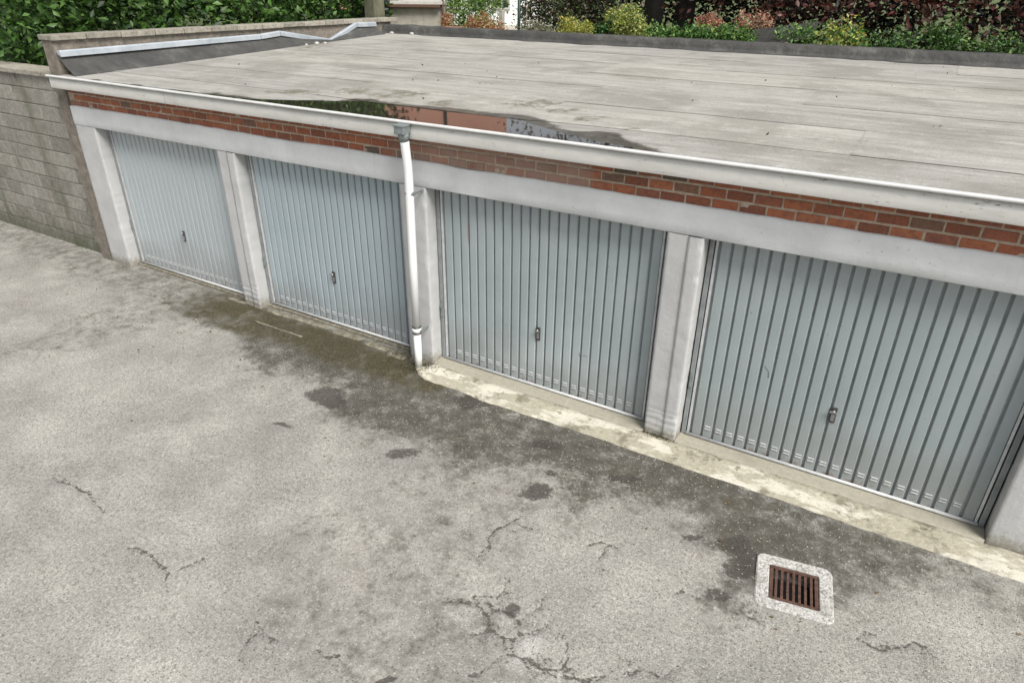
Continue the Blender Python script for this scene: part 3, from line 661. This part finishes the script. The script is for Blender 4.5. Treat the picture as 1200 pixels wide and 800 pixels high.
# ------------------------------------------------------------------ concrete apron in front of the doors
def build_apron():
    pts_x = np.r_[np.linspace(-.12, .3, 30), np.linspace(.31, XR, 420)]
    ts = np.array([0, .02, .05, .2, .4, .6, .8, .97, 1.0])
    A, T = np.meshgrid(pts_x, ts)
    yf = -.315-.03*(fbm(A, A*0, 1.8, 4, 101)-.5)*2-.016*(vnoise(A, A*0, 14, 102)-.5)-.05*np.maximum(vnoise(A, A*0, 2.3, 108)-.7, 0)*-2
    yf = np.where(A < .12, np.interp(A, [-.12, -.02, .12], [-.17, -.255, -.315]), yf)
    yb = -.014+np.where(A < 0.02, np.interp(A, [-.12, -.04, .02], [-.13, -.10, -.02]), 0)+.008*(vnoise(A, A*0, 14, 103)-.5)
    B = yf+(yb-yf)*T
    Z = -.003+.010*(fbm(A, B, 3, 4, 104)-.5)-.012*(1-T)-.010*np.maximum(fbm(A, B, 2, 4, 106)-.62, 0)*8
    Z = np.where(T < .01, GZ-.03, Z); Z = np.where((T > .985), Z-.02, Z)
    tag(link('concrete_apron', grid_mesh('concrete_apron', A, B, Z, smooth=False), 'apron'), kind='structure')
    # broken remnants of kerb before the left door
    E_ = thing('broken_kerb', 'broken mossy concrete edging along the foot of the left door', 'kerb', (-2, -.1, GZ))
    def chunk(x0, x1, y0, y1, h, mt='rubble', nm='kerb_piece'):
        n = 14; xs = np.linspace(x0, x1, n); ts = np.linspace(0, 1, 6); A, T = np.meshgrid(xs, ts)
        w_ = (1-np.abs(2*(A-x0)/(x1-x0)-1)**6)
        B = (y0+y1)/2+(T-.5)*(y1-y0)*(.55+.45*w_)+.03*(fbm(A, T*0, 7, 3, 111)-.5)
        Z = h*np.clip(4*T*(1-T)*1.6, 0, 1)*w_**.5+.012*(fbm(A, B, 18, 3, 112)-.5)-.01
        o = link(nm, grid_mesh(nm, A+2, B+.1, Z, smooth=False), mt, E_)
    for (x0, x1, y0, y1, h) in ((-2.68, -2.2, -.02, .08, .022), (-2.22, -1.62, .0, .09, .028), (-1.55, -1.05, -.03, .10, .026), (-1.0, -.62, -.06, .06, .03), (-.62, -.34, -.10, .03, .035), (-3.4, -3.0, -.02, .05, .02)):
        chunk(x0, x1, y0, y1, h)
    a = gp(296, 376); b = gp(354, 395)
    bm = bmesh.new(); k = 9; pts = [a+(b-a)*t for t in np.linspace(0, 1, k)]
    add_tube(bm, [(p[0]+2, p[1]+.1, .006+random.uniform(-.003, .003)) for p in pts], [.012+random.uniform(-.003, .004) for _ in pts], 6)
    bmesh.ops.recalc_face_normals(bm, faces=bm.faces); link('edging_strip', bm, 'rubble', E_)
build_apron()

def build_debris():
    # small clumps of soil, moss and dead leaves gathered at the pipe foot
    def clump(name, cx, cy, z, rx, ry, n, label, cols, hgt=.035, cat='moss'):
        P = np.stack([cx+rng.normal(0, rx, n), cy+rng.normal(0, ry, n), z+np.abs(rng.normal(0, hgt*.5, n))], -1)
        me = leaf_mesh(name, P, rng.uniform(.006, .022, n), cols)
        tag(link(name, me, 'leaf'), label, cat, kind='stuff')
    dk = [(.05, .045, .03), (.09, .075, .045), (.16, .13, .08), (.05, .065, .02), (.10, .11, .035)]
    clump('debris_clump', -.13, -.19, -.025, .10, .06, 420, 'dark litter and moss around the foot of the downpipe', dk)
    clump('debris_clump', -.42, -.02, -.02, .09, .06, 380, 'crumbly soil and moss heap left of the downpipe foot', dk, .06)
    clump('debris_clump', .02, -.10, -.005, .06, .04, 160, 'brown leaf litter at the right corner of the pipe pillar', dk)
    clump('debris_clump', 2.60, -.02, -.005, .08, .02, 260, 'dark moss in the crack under the middle pillar', dk, .01)
    n = 150; x = rng.uniform(-5.5, 6, n); y = -.36-np.abs(rng.normal(0, .7, n)); x[:14] = 4.03+rng.normal(0, .2, 14); y[:14] = -1.5+rng.normal(0, .12, 14)
    keep = np.maximum(np.abs(x-4.03), np.abs(y+1.235)) > .16
    P = np.stack([x, y, np.full(n, GZ+.012)], -1)[keep]
    lm = leaf_mesh('fallen_leaves', P, rng.uniform(.012, .035, len(P)), [(.16, .09, .04), (.10, .06, .03), (.22, .15, .07), (.09, .10, .03)])
    tag(link('fallen_leaves', lm, 'leaf'), 'few small brown leaves scattered on the asphalt near the doors', 'leaves', kind='stuff')
    n = 70; x = rng.uniform(-5.2, 7.5, n); y = rng.uniform(.6, 6.3, n)
    P = np.stack([x, y, hroof(x, y)+.014], -1)
    tag(link('roof_litter', leaf_mesh('roof_litter', P, rng.uniform(.015, .04, n), [(.12, .07, .035), (.07, .045, .025), (.5, .48, .42)]), 'leaf'), 'tiny leaves and crumbs strewn over the roof felt', 'leaves', kind='stuff')
    n = 1500; x = rng.uniform(-5.6, -.3, n); y = rng.normal(-.15, .16, n); keep = y < .09
    P = np.stack([x, y, np.full(n, GZ+.004)], -1)[keep]
    for k_ in range(1):
        clump('wall_weeds', -6.6-k_*.55+random.uniform(-.2, .2), .06, GZ+.01, .13, .03, 90, 'low weeds rooted along the foot of the left retaining wall', [(.04, .08, .02), (.07, .12, .03), (.12, .13, .05)], .10)
    moss = [(.07, .065, .018), (.11, .10, .03), (.05, .05, .02), (.15, .13, .05)]
    tag(link('moss_growth', leaf_mesh('moss_growth', P, rng.uniform(.004, .012, len(P)), moss), 'leaf'), 'olive moss growing in the asphalt before the left doors', 'moss', kind='stuff')

# ------------------------------------------------------------------ leaves
def leaf_mesh(name, P, size, cols, ratio=.55, up=.25):
    n = len(P); size = np.broadcast_to(size, n)
    d = rng.normal(0, 1, (n, 3)); d[:, 2] *= .7; d /= np.linalg.norm(d, axis=1)[:, None]
    r = rng.normal(0, 1, (n, 3)); r[:, 2] += up; s = np.cross(d, r); s /= np.linalg.norm(s, axis=1)[:, None]+1e-9; nn = np.cross(d, s)
    L = size[:, None]; w_ = L*ratio
    a = P-d*L*.5; b = P+s*w_*.5+nn*L*.08; c = P+d*L*.5-nn*L*.12; e = P-s*w_*.5+nn*L*.08
    co = np.stack([a, b, c, e], 1).reshape(-1, 3); q = np.arange(4*n).reshape(n, 4)
    q = np.concatenate([q[:, [0, 1, 2]], q[:, [0, 2, 3]]])
    cols = np.array(cols); ci = cols[rng.integers(0, len(cols), n)]*rng.uniform(.75, 1.25, (n, 1))
    return raw_mesh(name, co, q, tint=np.repeat(ci, 4, 0))
def cloud(blobs, n, clump=.16, per=26):
    vols = np.array([b[3]*b[4]*b[5] for b in blobs]); out = []
    for b, k in zip(blobs, (vols/vols.sum()*n).astype(int)):
        m_ = max(3, k//per); dd = rng.normal(0, 1, (m_, 3)); dd /= np.linalg.norm(dd, axis=1)[:, None]
        rr = rng.random(m_)**.38; c = np.array(b[:3])+dd*rr[:, None]*np.array(b[3:6])
        cc = np.repeat(c, max(1, k//m_), 0); out.append(cc+rng.normal(0, clump, cc.shape))
    return np.concatenate(out)
def plant(name, label, cat, blobs, n, size, cols, clump=.16, trunk=None, group=None, ratio=.55, minz=None):
    base = trunk[0][0] if trunk else (blobs[0][0], blobs[0][1], 2.2)
    T = thing(name, label, cat, base, 0, group); off = Vector(base)
    P = cloud(blobs, n, clump)
    if minz is not None: P = P[P[:, 2] > minz]
    P = P-np.array(base)
    link('crown' if trunk else 'foliage', leaf_mesh('crown', P, rng.uniform(size*.6, size*1.3, len(P)), cols, ratio), 'leaf', T)
    stems = trunk or [[(base[0]+dx, base[1]+dy, 2.15), (b[0]*.6+base[0]*.4+dx*1.5, b[1]*.6+base[1]*.4+dy, b[2])] for b in blobs[:4] for dx, dy in ((.05, 0), (-.04, .04))]
    for k, st in enumerate(stems[:1] if trunk else []):
        pass
    if trunk:
        bm = bmesh.new(); add_tube(bm, [Vector(p)-off for p in trunk[0]], trunk[1], 10)
        for br in trunk[2] if len(trunk) > 2 else []:
            add_tube(bm, [Vector(p)-off for p in br[0]], br[1], 7)
        bmesh.ops.recalc_face_normals(bm, faces=bm.faces); link('trunk', bm, 'bark', T)
    else:
        bm = bmesh.new()
        for st in stems: add_tube(bm, [Vector(p)-off for p in st], [.02, .008], 5)
        link('stem', bm, 'bark', T)
    return T
build_debris()

# ------------------------------------------------------------------ left parapet, drain, rear garden
def build_parapet():
    Pp = thing('parapet_wall', 'low side wall with lichen-grey coping at the left end of the roof', 'wall', (XL-.12, 0, 0))
    o = Vector((XL-.12, 0, 0))
    def lk(name, bm, mt):
        ob = link(name, bm, mt, Pp); ob.location = -o; return ob
    lk('wall', box(XL-.24, XL-.002, 0.0, YB+.2, GZ-.1, 2.985), 'masonry')
    y = -.02; k = 0
    while y < YB+.1:
        L = random.uniform(.46, .54)
        lk('coping_stone', box(XL-.27, XL+.045, y, y+L-.012, 2.988+random.uniform(-.004, .004), 3.055+random.uniform(-.004, .004), .008), 'coping'); y += L
    # stepped zinc strip over the felt kicker
    line = [(0, 2.86), (3.29, 2.90), (3.72, 2.93), (4.9, 2.745), (5.63, 2.99), (6.2, 2.98)]
    ys = np.linspace(0, 6.2, 125); top = np.interp(ys, [p[0] for p in line], [p[1] for p in line])
    T = np.linspace(0, 1, 7)[:, None]
    A = XL+.03+.30*T**1.3+0*ys[None]; B = ys[None]+0*T; zb = hroof(A, B)
    Z = top[None]*(1-T)+(zb+.006)*T - .05*np.sin(T*math.pi)*(top[None]-zb)*1.2
    me = grid_mesh('felt_kicker', A, B, Z, dict(wet=A*0, algae=A*0+.15, lap=A*0+.85)); lk('felt_kicker', me, 'bitumen')
    for (a, b) in zip(line, line[1:]):
        bm = bmesh.new(); p0 = Vector((XL+.065, a[0]+.006, a[1])); p1 = Vector((XL+.065, b[0]-.006, b[1]))
        add = [(-.035, .012), (.03, .018), (.045, .0), (.05, -.06), (.042, -.062), (-.035, -.02)]
        va = [bm.verts.new(p0+Vector((x, 0, z))) for x, z in add]; vb = [bm.verts.new(p1+Vector((x, 0, z))) for x, z in add]
        for i in range(len(add)): bm.faces.new((va[i], va[(i+1) % 6], vb[(i+1) % 6], vb[i]))
        bm.faces.new(va[::-1]); bm.faces.new(vb); bmesh.ops.recalc_face_normals(bm, faces=bm.faces)
        lk('zinc_strip', bm, 'zinc')
    # small mortar lumps
    bm = bmesh.new()
    for (x, y_, s) in ((-5.55, 4.25, .05), (-5.5, 4.4, .035), (-5.6, 4.05, .03), (-5.55, 6.3, .05), (-5.1, 6.36, .05)):
        bmesh.ops.create_icosphere(bm, subdivisions=1, radius=s, matrix=Matrix.Translation((x, y_, float(hroof(x, y_))+s*.4)) @ Matrix.Diagonal((1, 1, .6, 1)))
    tag(link('mortar_lumps', bm, 'slab'), 'pale crumbs of mortar on the felt by the left parapet', 'rubble', kind='stuff')
build_parapet()

def build_drain():
    D = thing('drain_gully', 'square yard drain with speckled concrete surround and rusty iron grate', 'drain', (4.035, -1.205, GZ), math.radians(10))
    # surround as a rounded square ring
    def rsq(h, r, n=6):
        out = []
        for cx, cy, a0 in ((h-r, h-r, 0), (-h+r, h-r, 90), (-h+r, -h+r, 180), (h-r, -h+r, 270)):
            for k in range(n+1):
                a = math.radians(a0+90*k/n); out.append((cx+r*math.cos(a), cy+r*math.sin(a)))
        return out
    bm = bmesh.new(); rings = []
    for h, r, z in ((.262, .06, -.06), (.258, .06, .006), (.250, .055, .012), (.172, .02, .010), (.166, .015, .004), (.164, .014, -.25)):
        rings.append([bm.verts.new((x+random.uniform(-.0015, .0015), y+random.uniform(-.0015, .0015), z)) for x, y in rsq(h, r)])
    for a, b in zip(rings, rings[1:]):
        for k in range(len(a)): bm.faces.new((a[k], a[(k+1) % len(a)], b[(k+1) % len(a)], b[k]))
    bm.faces.new(rings[-1]); link('surround', bm, 'aggregate', D)
    bm = bmesh.new()
    for s in (-1, 1):
        add_box(bm, s*.150-.012, s*.150+.012, -.162, .162, -.02, .004, .002); add_box(bm, -.137, .137, s*.150-.012, s*.150+.012, -.02, .004, .002)
    gr = link('grate', bm, 'rust', D)
    bar = box(-.009, .009, -.137, .137, -.02, .001, .002); me = bpy.data.meshes.new('grate_bar'); bar.to_mesh(me); bar.free(); me.materials.append(MATS['rust'])
    for k in range(7):
        o = link('grate_bar', me, None, gr); o.location = (-.117+.039*k, 0, 0)
    link('sump', box(-.163, .163, -.163, .163, -.24, -.12), 'dark', D)
build_drain()

def build_garden():
    GL = 2.25
    bm = bmesh.new()
    for (x0, x1, y0, y1) in ((-500, 500, YB+.45, 500), (-500, XL-.30, .35, YB+.45)):
        v = [bm.verts.new((x, y, GL)) for x, y in ((x0, y0), (x1, y0), (x1, y1), (x0, y1))]; bm.faces.new(v)
    bmesh.ops.remove_doubles(bm, verts=bm.verts, dist=.001)
    tag(link('garden_ground', bm, 'lawn'), kind='structure')
    # retaining wall left of the garages
    R = thing('retaining_wall', 'rough grey retaining wall left of the garages with hedge above', 'wall', (-16, .2, GZ))
    bm = box(-14, XL-.26+16, -.088, .25, -.1, GL+.25-GZ); link('wall', bm, 'mortar_grey', R)
    bmk = box(-.212, .212, -.012, .02, -.102, .102, .008); mb = bpy.data.meshes.new('block'); bmk.to_mesh(mb); bmk.free(); mb.materials.append(MATS['block'])
    for r_ in range(12):
        x = 9.5-(r_ % 2)*.22; 
        while x > 1.5:
            o = link('block', mb, None, R); o.location = (x, -.088+random.uniform(-.003, .003), .08+r_*.216); x -= .438
    x = -14
    while x < 9.7:
        link('coping_stone', box(x, min(x+.6, 9.78)-.012, -.14, .29, GL+.252-GZ, GL+.32-GZ, .01), 'coping', R); x += .6
    # gravel path seen between the shrubs
    a, b = far(588, 40, 9.0), far(610, 40, 9.0)
    bm = bmesh.new(); v = [bm.verts.new(p) for p in ((-5.1, 8.5, GL+.004), (-3.6, 8.5, GL+.004), (-11.5, 24, GL+.004), (-14.5, 24, GL+.004))]; bm.faces.new(v)
    tag(link('path', bm, 'path'), kind='structure')
    GRN = [(.03, .075, .015), (.05, .115, .02), (.08, .17, .03), (.02, .045, .012), (.11, .21, .045)]
    # big laurel hedge on the left
    plant('laurel_hedge', 'tall bright green laurel hedge behind the left side wall', 'hedge',
          [(-7.3, 3.5, 3.3, .8, 2.4, 1.3), (-7.5, 6.6, 3.3, .8, 2.0, 1.3), (-8.0, 1.6, 3.3, .9, 1.5, 1.3)], 17000, .13, GRN, .13, minz=2.2)
    plant('laurel_hedge', 'tall green hedge growing above the retaining wall at far left', 'hedge',
          [(-10.5, 1.9, 3.1, 2.0, .9, 1.3), (-13.5, 2.0, 3.1, 2.2, .9, 1.3), (-17, 2.2, 3.1, 2.4, .9, 1.4)], 12000, .14, GRN, .14, minz=2.2)
    DG = [(.015, .035, .01), (.03, .06, .018), (.045, .09, .02), (.012, .022, .008)]
    plant('evergreen_tree', 'tall dark evergreen tree rising behind the laurel hedge', 'tree',
          [(-11.5, 9.5, 6.4, 3.2, 2.6, 3.2), (-14.5, 8.0, 6.0, 2.6, 2.4, 3.0), (-12.4, 11.5, 5.2, 1.6, 2, 2.6)], 16000, .22, DG, .3,
          trunk=([(-12, 9.5, 2.2), (-12, 9.5, 5), (-11.7, 9.4, 8)], [.28, .2, .08], [([(-12, 9.5, 4), (-13.6, 8.6, 6)], [.12, .05]), ([(-12, 9.5, 4.2), (-10.8, 11, 6)], [.1, .04])]))
    # corner pier, shed
    p = far(441, 36, 6.95)
    Q = thing('garden_pier', 'dark mossy pier at the rear left corner of the roof', 'pier', (p[0], 6.95, 2.25))
    link('shaft', box(-.17, .10, -.13, .2, -.2, 1.35, .01), 'olive', Q); link('cap', box(-.2, .13, -.16, .23, 1.35, 1.42, .01), 'coping', Q)
    bl = thing('shade_wall', 'near-black wall standing in for shade between hedge and mossy pier', 'wall', (p[0]-.6, 7.5, 2.25))  # blackened wall takes the place of the hedge's shade beside the pier
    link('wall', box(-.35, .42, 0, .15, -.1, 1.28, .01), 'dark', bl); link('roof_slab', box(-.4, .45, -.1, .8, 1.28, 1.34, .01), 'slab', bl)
    a = far(455, 37, 7.7); nrm = (math.sin(.55), -math.cos(.55), 0); b = on_plane(519, 37, nrm, a); zt = on_plane(487, 8, nrm, a)[2]; swd = float(np.hypot(b[0]-a[0], b[1]-a[1]))
    S = thing('garden_shed', 'low beige rendered shed with overhanging pale roof slab behind the roof', 'shed', (a[0], 7.7, 2.25), .55); wd = swd
    link('wall', box(0, wd, 0, 1.6, -.1, zt-2.25, .01), 'beige', S)
    link('roof_slab', box(-.12, wd+.02, -.13, 1.8, zt-2.25+.045, zt-2.25+.11, .008), 'slab', S)
    link('roof_beam', box(-.05, wd-.03, -.16, -.10, zt-2.25-.01, zt-2.25+.043, .004), 'brown', S)
    link('drainpipe', tube([(wd+.02, -.06, -.05), (wd+.02, -.06, 1.6)], .022, 10), 'brown', S)
    # clay tiles on the upstand
    T = thing('clay_tiles', 'few red clay tiles laid beyond the upstand beside the shed', 'tiles', (far(512, 36, 7.1)[0], 7.1, 2.25))
    for k in range(4): link('tile', box(-.25+k*.2, -.07+k*.2, -.1, .15, .62+.004*k, .655+.004*k, .006), 'clay', T)
    # posts
    p = far(588, 36, 9.5); P1 = link('wooden_post', box(-.05, .05, -.05, .05, 0, far(588, 12, 9.5)[2]-2.25, .01), 'post'); P1.location = (p[0], 9.5, 2.25)
    tag(P1, 'pale square wooden post between orange bush and lawn', 'post')
    p = far(608, 36, 9.0); P2 = link('metal_pole', tube([(0, 0, 0), (0, 0, 1.5)], .035, 10), 'greenmetal'); P2.location = (p[0], 9.0, 2.25)
    tag(P2, 'slim dark green metal pole beside the copper shrub', 'pole')
    # shrubs; (u, v, Y) anchor
    def B(u, v, Y, rx, ry, rz): q = far(u, v, Y); return (q[0], q[1], q[2], rx, ry, rz)
    plant('bamboo', 'light green feathery bamboo right of the beige shed', 'bamboo', [B(545, 14, 9.5, .45, .4, .45), B(562, 10, 9.8, .42, .4, .45), B(535, 10, 9.4, .22, .3, .55), B(578, 8, 10, .3, .3, .5)], 3200, .085, [(.10, .20, .03), (.16, .28, .05), (.06, .13, .03), (.26, .34, .09)], .1, ratio=.3)
    OR = [(.42, .13, .06), (.5, .22, .12), (.35, .26, .10), (.28, .09, .05), (.5, .38, .2), (.2, .22, .06)]
    plant('orange_shrub', 'rounded shrub with orange-red young leaves by the pale post', 'shrub', [B(566, 32, 8.4, .36, .3, .26), B(580, 36, 8.4, .25, .3, .2), B(555, 36, 8.5, .22, .3, .2)], 2200, .055, OR, .06, group='orange red leaved shrubs')
    plant('orange_shrub', 'small shrub with orange-red leaves against the shed corner', 'shrub', [B(526, 30, 8.2, .14, .2, .26)], 700, .05, OR, .05, group='orange red leaved shrubs')
    MX = [(.03, .028, .018), (.10, .035, .03), (.06, .09, .03), (.20, .19, .13), (.035, .06, .02), (.015, .015, .01), (.13, .18, .06)]
    plant('mixed_shrub', 'dense dark bush flecked with red, green and cream leaves', 'shrub', [B(630, 12, 9.8, .5, .5, .6), B(655, 2, 10, .55, .5, .7), B(685, 8, 10, .45, .5, .6), B(640, -25, 10.5, .8, .6, .7), B(708, 14, 10.2, .45, .4, .55)], 8500, .075, MX, .09)
    plant('grass_tuft', 'cream and grey grassy tuft below the dark mixed bush', 'plant', [B(622, 36, 8.6, .2, .2, .16), B(638, 38, 8.6, .16, .2, .12)], 700, .09, [(.4, .38, .28), (.25, .25, .16), (.12, .13, .07)], .06, ratio=.2)
    YL = [(.45, .42, .06), (.36, .38, .07), (.5, .45, .14), (.2, .26, .06)]
    plant('golden_shrub', 'bright golden yellow shrub, left of two yellow bushes over the upstand', 'shrub', [B(668, 34, 8.0, .24, .25, .2), B(688, 38, 7.9, .2, .25, .15)], 1900, .05, YL, .05)
    plant('fern', 'dark green fern clump between the two yellow bushes', 'plant', [B(706, 38, 8.0, .2, .2, .17)], 900, .06, [(.03, .10, .02), (.06, .16, .03), (.02, .05, .015)], .05)
    plant('golden_shrub', 'large yellow-green round shrub, right of two yellow bushes', 'shrub', [B(738, 32, 8.0, .38, .3, .34), B(722, 28, 8.2, .25, .3, .25), B(750, 40, 7.9, .2, .2, .2)], 3400, .055, [(.30, .36, .07), (.42, .44, .12), (.2, .28, .05), (.5, .5, .2), (.1, .16, .04)], .06)
    LG = [(.05, .14, .03), (.08, .20, .04), (.15, .28, .06), (.03, .07, .02), (.25, .36, .10)]
    for i, (u, v, rx, rz, lb) in enumerate(((775, 44, .3, .2, 'low leafy green plant right beside the round yellow-green shrub'), (800, 46, .28, .18, 'low green plant in front of the dark tree trunks'), (825, 47, .25, .2, 'bright green plant below the pink flowered bush'),
                                        (850, 48, .28, .22, 'taller green plant under the copper foliage'), (872, 50, .2, .2, 'pale green plant beside the slatted grey roof'))):
        plant('garden_plant', lb, 'plant', [B(u, v, 7.5, rx, .22, rz)], 1100, .06, LG, .06, group='low green plants behind the roof upstand')
    for u, Y in ((930, 7.6), (985, 7.6), (1040, 7.7), (1100, 7.7), (1165, 7.7), (1230, 7.8)):
        lb = {930: 'green plant right of the slatted grey roof', 985: 'second green plant right of the slatted grey roof', 1040: 'third green plant right of the slatted grey roof', 1100: 'fourth green plant right of the slatted grey roof', 1165: 'green plant near the right end of the roof', 1230: 'green plant at the far right behind the roof'}[u]
        hh = {930: .22, 985: .34, 1040: .16, 1100: .4, 1165: .2, 1230: .3}[u]
        plant('garden_plant', lb, 'plant', [B(u, 50+(u-900)*.05, Y, .36, .25, hh), B(u+14, 46+(u-900)*.05, Y+.2, .18, .2, hh*.9)], 1300, .05+.05*hh, [LG, YL+LG, LG[:3]+DG, LG, GRN, LG+DG][(u//50) % 6], .09, group='low green plants behind the roof upstand')
    PK = [(.5, .22, .15), (.55, .33, .24), (.4, .14, .1), (.2, .12, .07)]
    plant('flowering_bush', 'salmon pink flowered bush in front of the copper beech', 'shrub', [B(830, 28, 8.6, .2, .2, .16)], 900, .05, PK, .045)
    plant('flowering_bush', 'peach flowered bush just left of the slatted grey roof', 'shrub', [B(872, 26, 8.6, .16, .2, .16), B(895, 24, 8.8, .2, .2, .14)], 900, .05, PK+[(.4, .38, .25)], .05)
    # copper beech
    CB = [(.06, .018, .016), (.10, .025, .022), (.035, .014, .012), (.17, .05, .045), (.02, .012, .01), (.24, .13, .11), (.30, .19, .16), (.14, .06, .045), (.02, .012, .01)]
    q = far(762, 40, 10.4); r_ = far(796, 40, 10.9)
    plant('copper_beech', 'large copper beech with dark red leaves and black trunk', 'tree',
          [(q[0]+1.8, 10.5, 5.2, 2.8, 2.0, 2.2), (q[0]+3.0, 10.2, 3.9, 1.7, 1.2, .9), (q[0]+.2, 11.2, 7.2, 3.0, 2.4, 2.3), (q[0]+4.2, 11, 6.6, 2.6, 2.2, 2.4), (q[0]-.6, 11.0, 4.3, 1.6, 1.2, .75), (-4.5, 10.8, 5.05, .75, .6, .5), (-3.5, 10.9, 5.2, .9, .7, .6)], 24000, .13, CB, .22,
          trunk=([(q[0], 10.4, 2.2), (q[0]+.05, 10.4, 4), (q[0]+.3, 10.6, 7)], [.24, .2, .1], [([(q[0]+.05, 10.4, 3.3), (q[0]-1.0, 10.7, 5.0)], [.12, .05]), ([(q[0]+.05, 10.4, 3.8), (q[0]+1.6, 10.3, 5.6)], [.12, .05])]))
    plant('copper_beech', 'second copper beech, trunk just right of the first black trunk', 'tree',
          [(r_[0]+3.2, 12.5, 5.6, 3.2, 2.0, 2.8), (r_[0]+6.6, 12, 5.2, 2.8, 2, 2.8), (r_[0]+4.4, 11.2, 3.8, 2.4, 1, .9)], 18000, .14, CB, .22,
          trunk=([(r_[0], 10.9, 2.2), (r_[0]+.1, 11, 4.2), (r_[0]+1.5, 11.8, 7)], [.26, .2, .1], [([(r_[0]+.1, 11, 3.9), (r_[0]+2.2, 11.6, 5.6)], [.13, .05])]))
    plant('dark_thicket', 'dark green thicket behind the beech trunks, shade put into its leaf colour', 'thicket', [(-3.2, 14, 3.7, 2.6, .9, 1.6), (.5, 14.5, 3.7, 2.6, .9, 1.7), (4.5, 14.5, 3.7, 2.8, .9, 1.7), (9, 14, 3.7, 3, .9, 1.7)], 16000, .16, [(.006, .01, .005), (.012, .02, .008), (.02, .035, .012), (.01, .006, .006)], .2, minz=2.2)  # near-black leaf tints carry the deep shade behind the trunks
    # far trees behind everything
    plant('garden_tree', 'broad green tree far behind the bamboo', 'tree', [(-23.5, 20, 5.5, 2.6, 3, 3.2), (-27, 18, 5, 3, 3, 2.8)], 9000, .28, DG+GRN, .4, trunk=([(-24, 19.5, 2.2), (-24, 19.5, 5)], [.25, .15]))
    # slatted grey thing at the right
    a = far(868, 52, 7.6)
    R2 = thing('slatted_roof', 'weathered grey slatted board cover leaning over the plants at right', 'cover', (a[0]+.02, 7.55, 2.25))
    ang = math.radians(-20)
    n = 9
    for k in range(n):
        o = link('slat', box(k*.115, k*.115+.105, -.5, .5, -.012, .012, .004), 'wood', R2)
        o.rotation_euler = (math.radians(13), -math.radians(9), 0); o.location = (.04, .35, .66+random.uniform(-.004, .004))
    link('support', box(.08, .14, .1, .16, 0, .55), 'wood', R2); link('support', box(.85, .91, .3, .36, 0, .72), 'wood', R2)
    # far houses
    def house(name, label, cx, cy, rz, wd, dp, hz, wall, wins, roofh, parts=True):
        H = thing(name, label, 'house', (cx, cy, 2.25), rz)
        link('wall', box(-wd/2, wd/2, 0, dp, -.5, hz), wall, H)
        bm = bmesh.new(); e = .35
        v = [bm.verts.new(p) for p in ((-wd/2-e, -e, hz), (wd/2+e, -e, hz), (wd/2+e, dp+e, hz), (-wd/2-e, dp+e, hz), (-wd/2-e, dp/2, hz+roofh), (wd/2+e, dp/2, hz+roofh))]
        for f in ((0, 1, 5, 4), (2, 3, 4, 5), (1, 2, 5), (3, 0, 4), (3, 2, 1, 0)): bm.faces.new([v[i] for i in f])
        bmesh.ops.recalc_face_normals(bm, faces=bm.faces); link('roof', bm, 'tiles', H)
        for (x, z, ww, hh) in wins:
            fbm_ = bmesh.new(); t = .06
            for (a_, b_, c_, d_) in ((x-ww/2-t, x+ww/2+t, z-t, z), (x-ww/2-t, x+ww/2+t, z+hh, z+hh+t), (x-ww/2-t, x-ww/2, z, z+hh), (x+ww/2, x+ww/2+t, z, z+hh), (x-.02, x+.02, z, z+hh)):
                add_box(fbm_, a_, b_, -.07, .05, c_, d_)
            wdw = link('window', fbm_, 'slab', H); link('pane', box(x-ww/2, x+ww/2, -.03, -.01, z, z+hh), 'glass', wdw)
        return H
    d = math.radians(-37.6); cx, cy = CAM[0]+44*math.sin(d), CAM[1]+44*math.cos(d)
    H = house('brick_house', 'tall salmon brick house far behind the garden, mirrored in the roof puddle', cx, cy, math.radians(36), 10.0, 9, 12.2, 'pinkwall',
          [(-4, 1.2, 1.3, 1.5), (-1, 1.2, 1.3, 1.5), (2.2, 1.2, 1.3, 1.5), (-4, 4.3, 1.3, 1.5), (-1, 4.3, 1.3, 1.5), (2.2, 4.3, 1.3, 1.5)], 3)
    link('drainpipe', tube([(1.2, -.1, 0), (1.2, -.1, 12.1)], .09, 8), 'dark', H)
    d = math.radians(-32.2); cx, cy = CAM[0]+29*math.sin(d), CAM[1]+29*math.cos(d)
    house('white_house', 'small white rendered house with dark windows beyond the garden', cx, cy, math.radians(30), 4.6, 4, 2.9, 'white',
          [(-1.5, .62, .5, .55), (-.6, .62, .5, .55), (.35, .62, .5, .55), (1.3, .35, .35, .3)], 1.2)
build_garden()
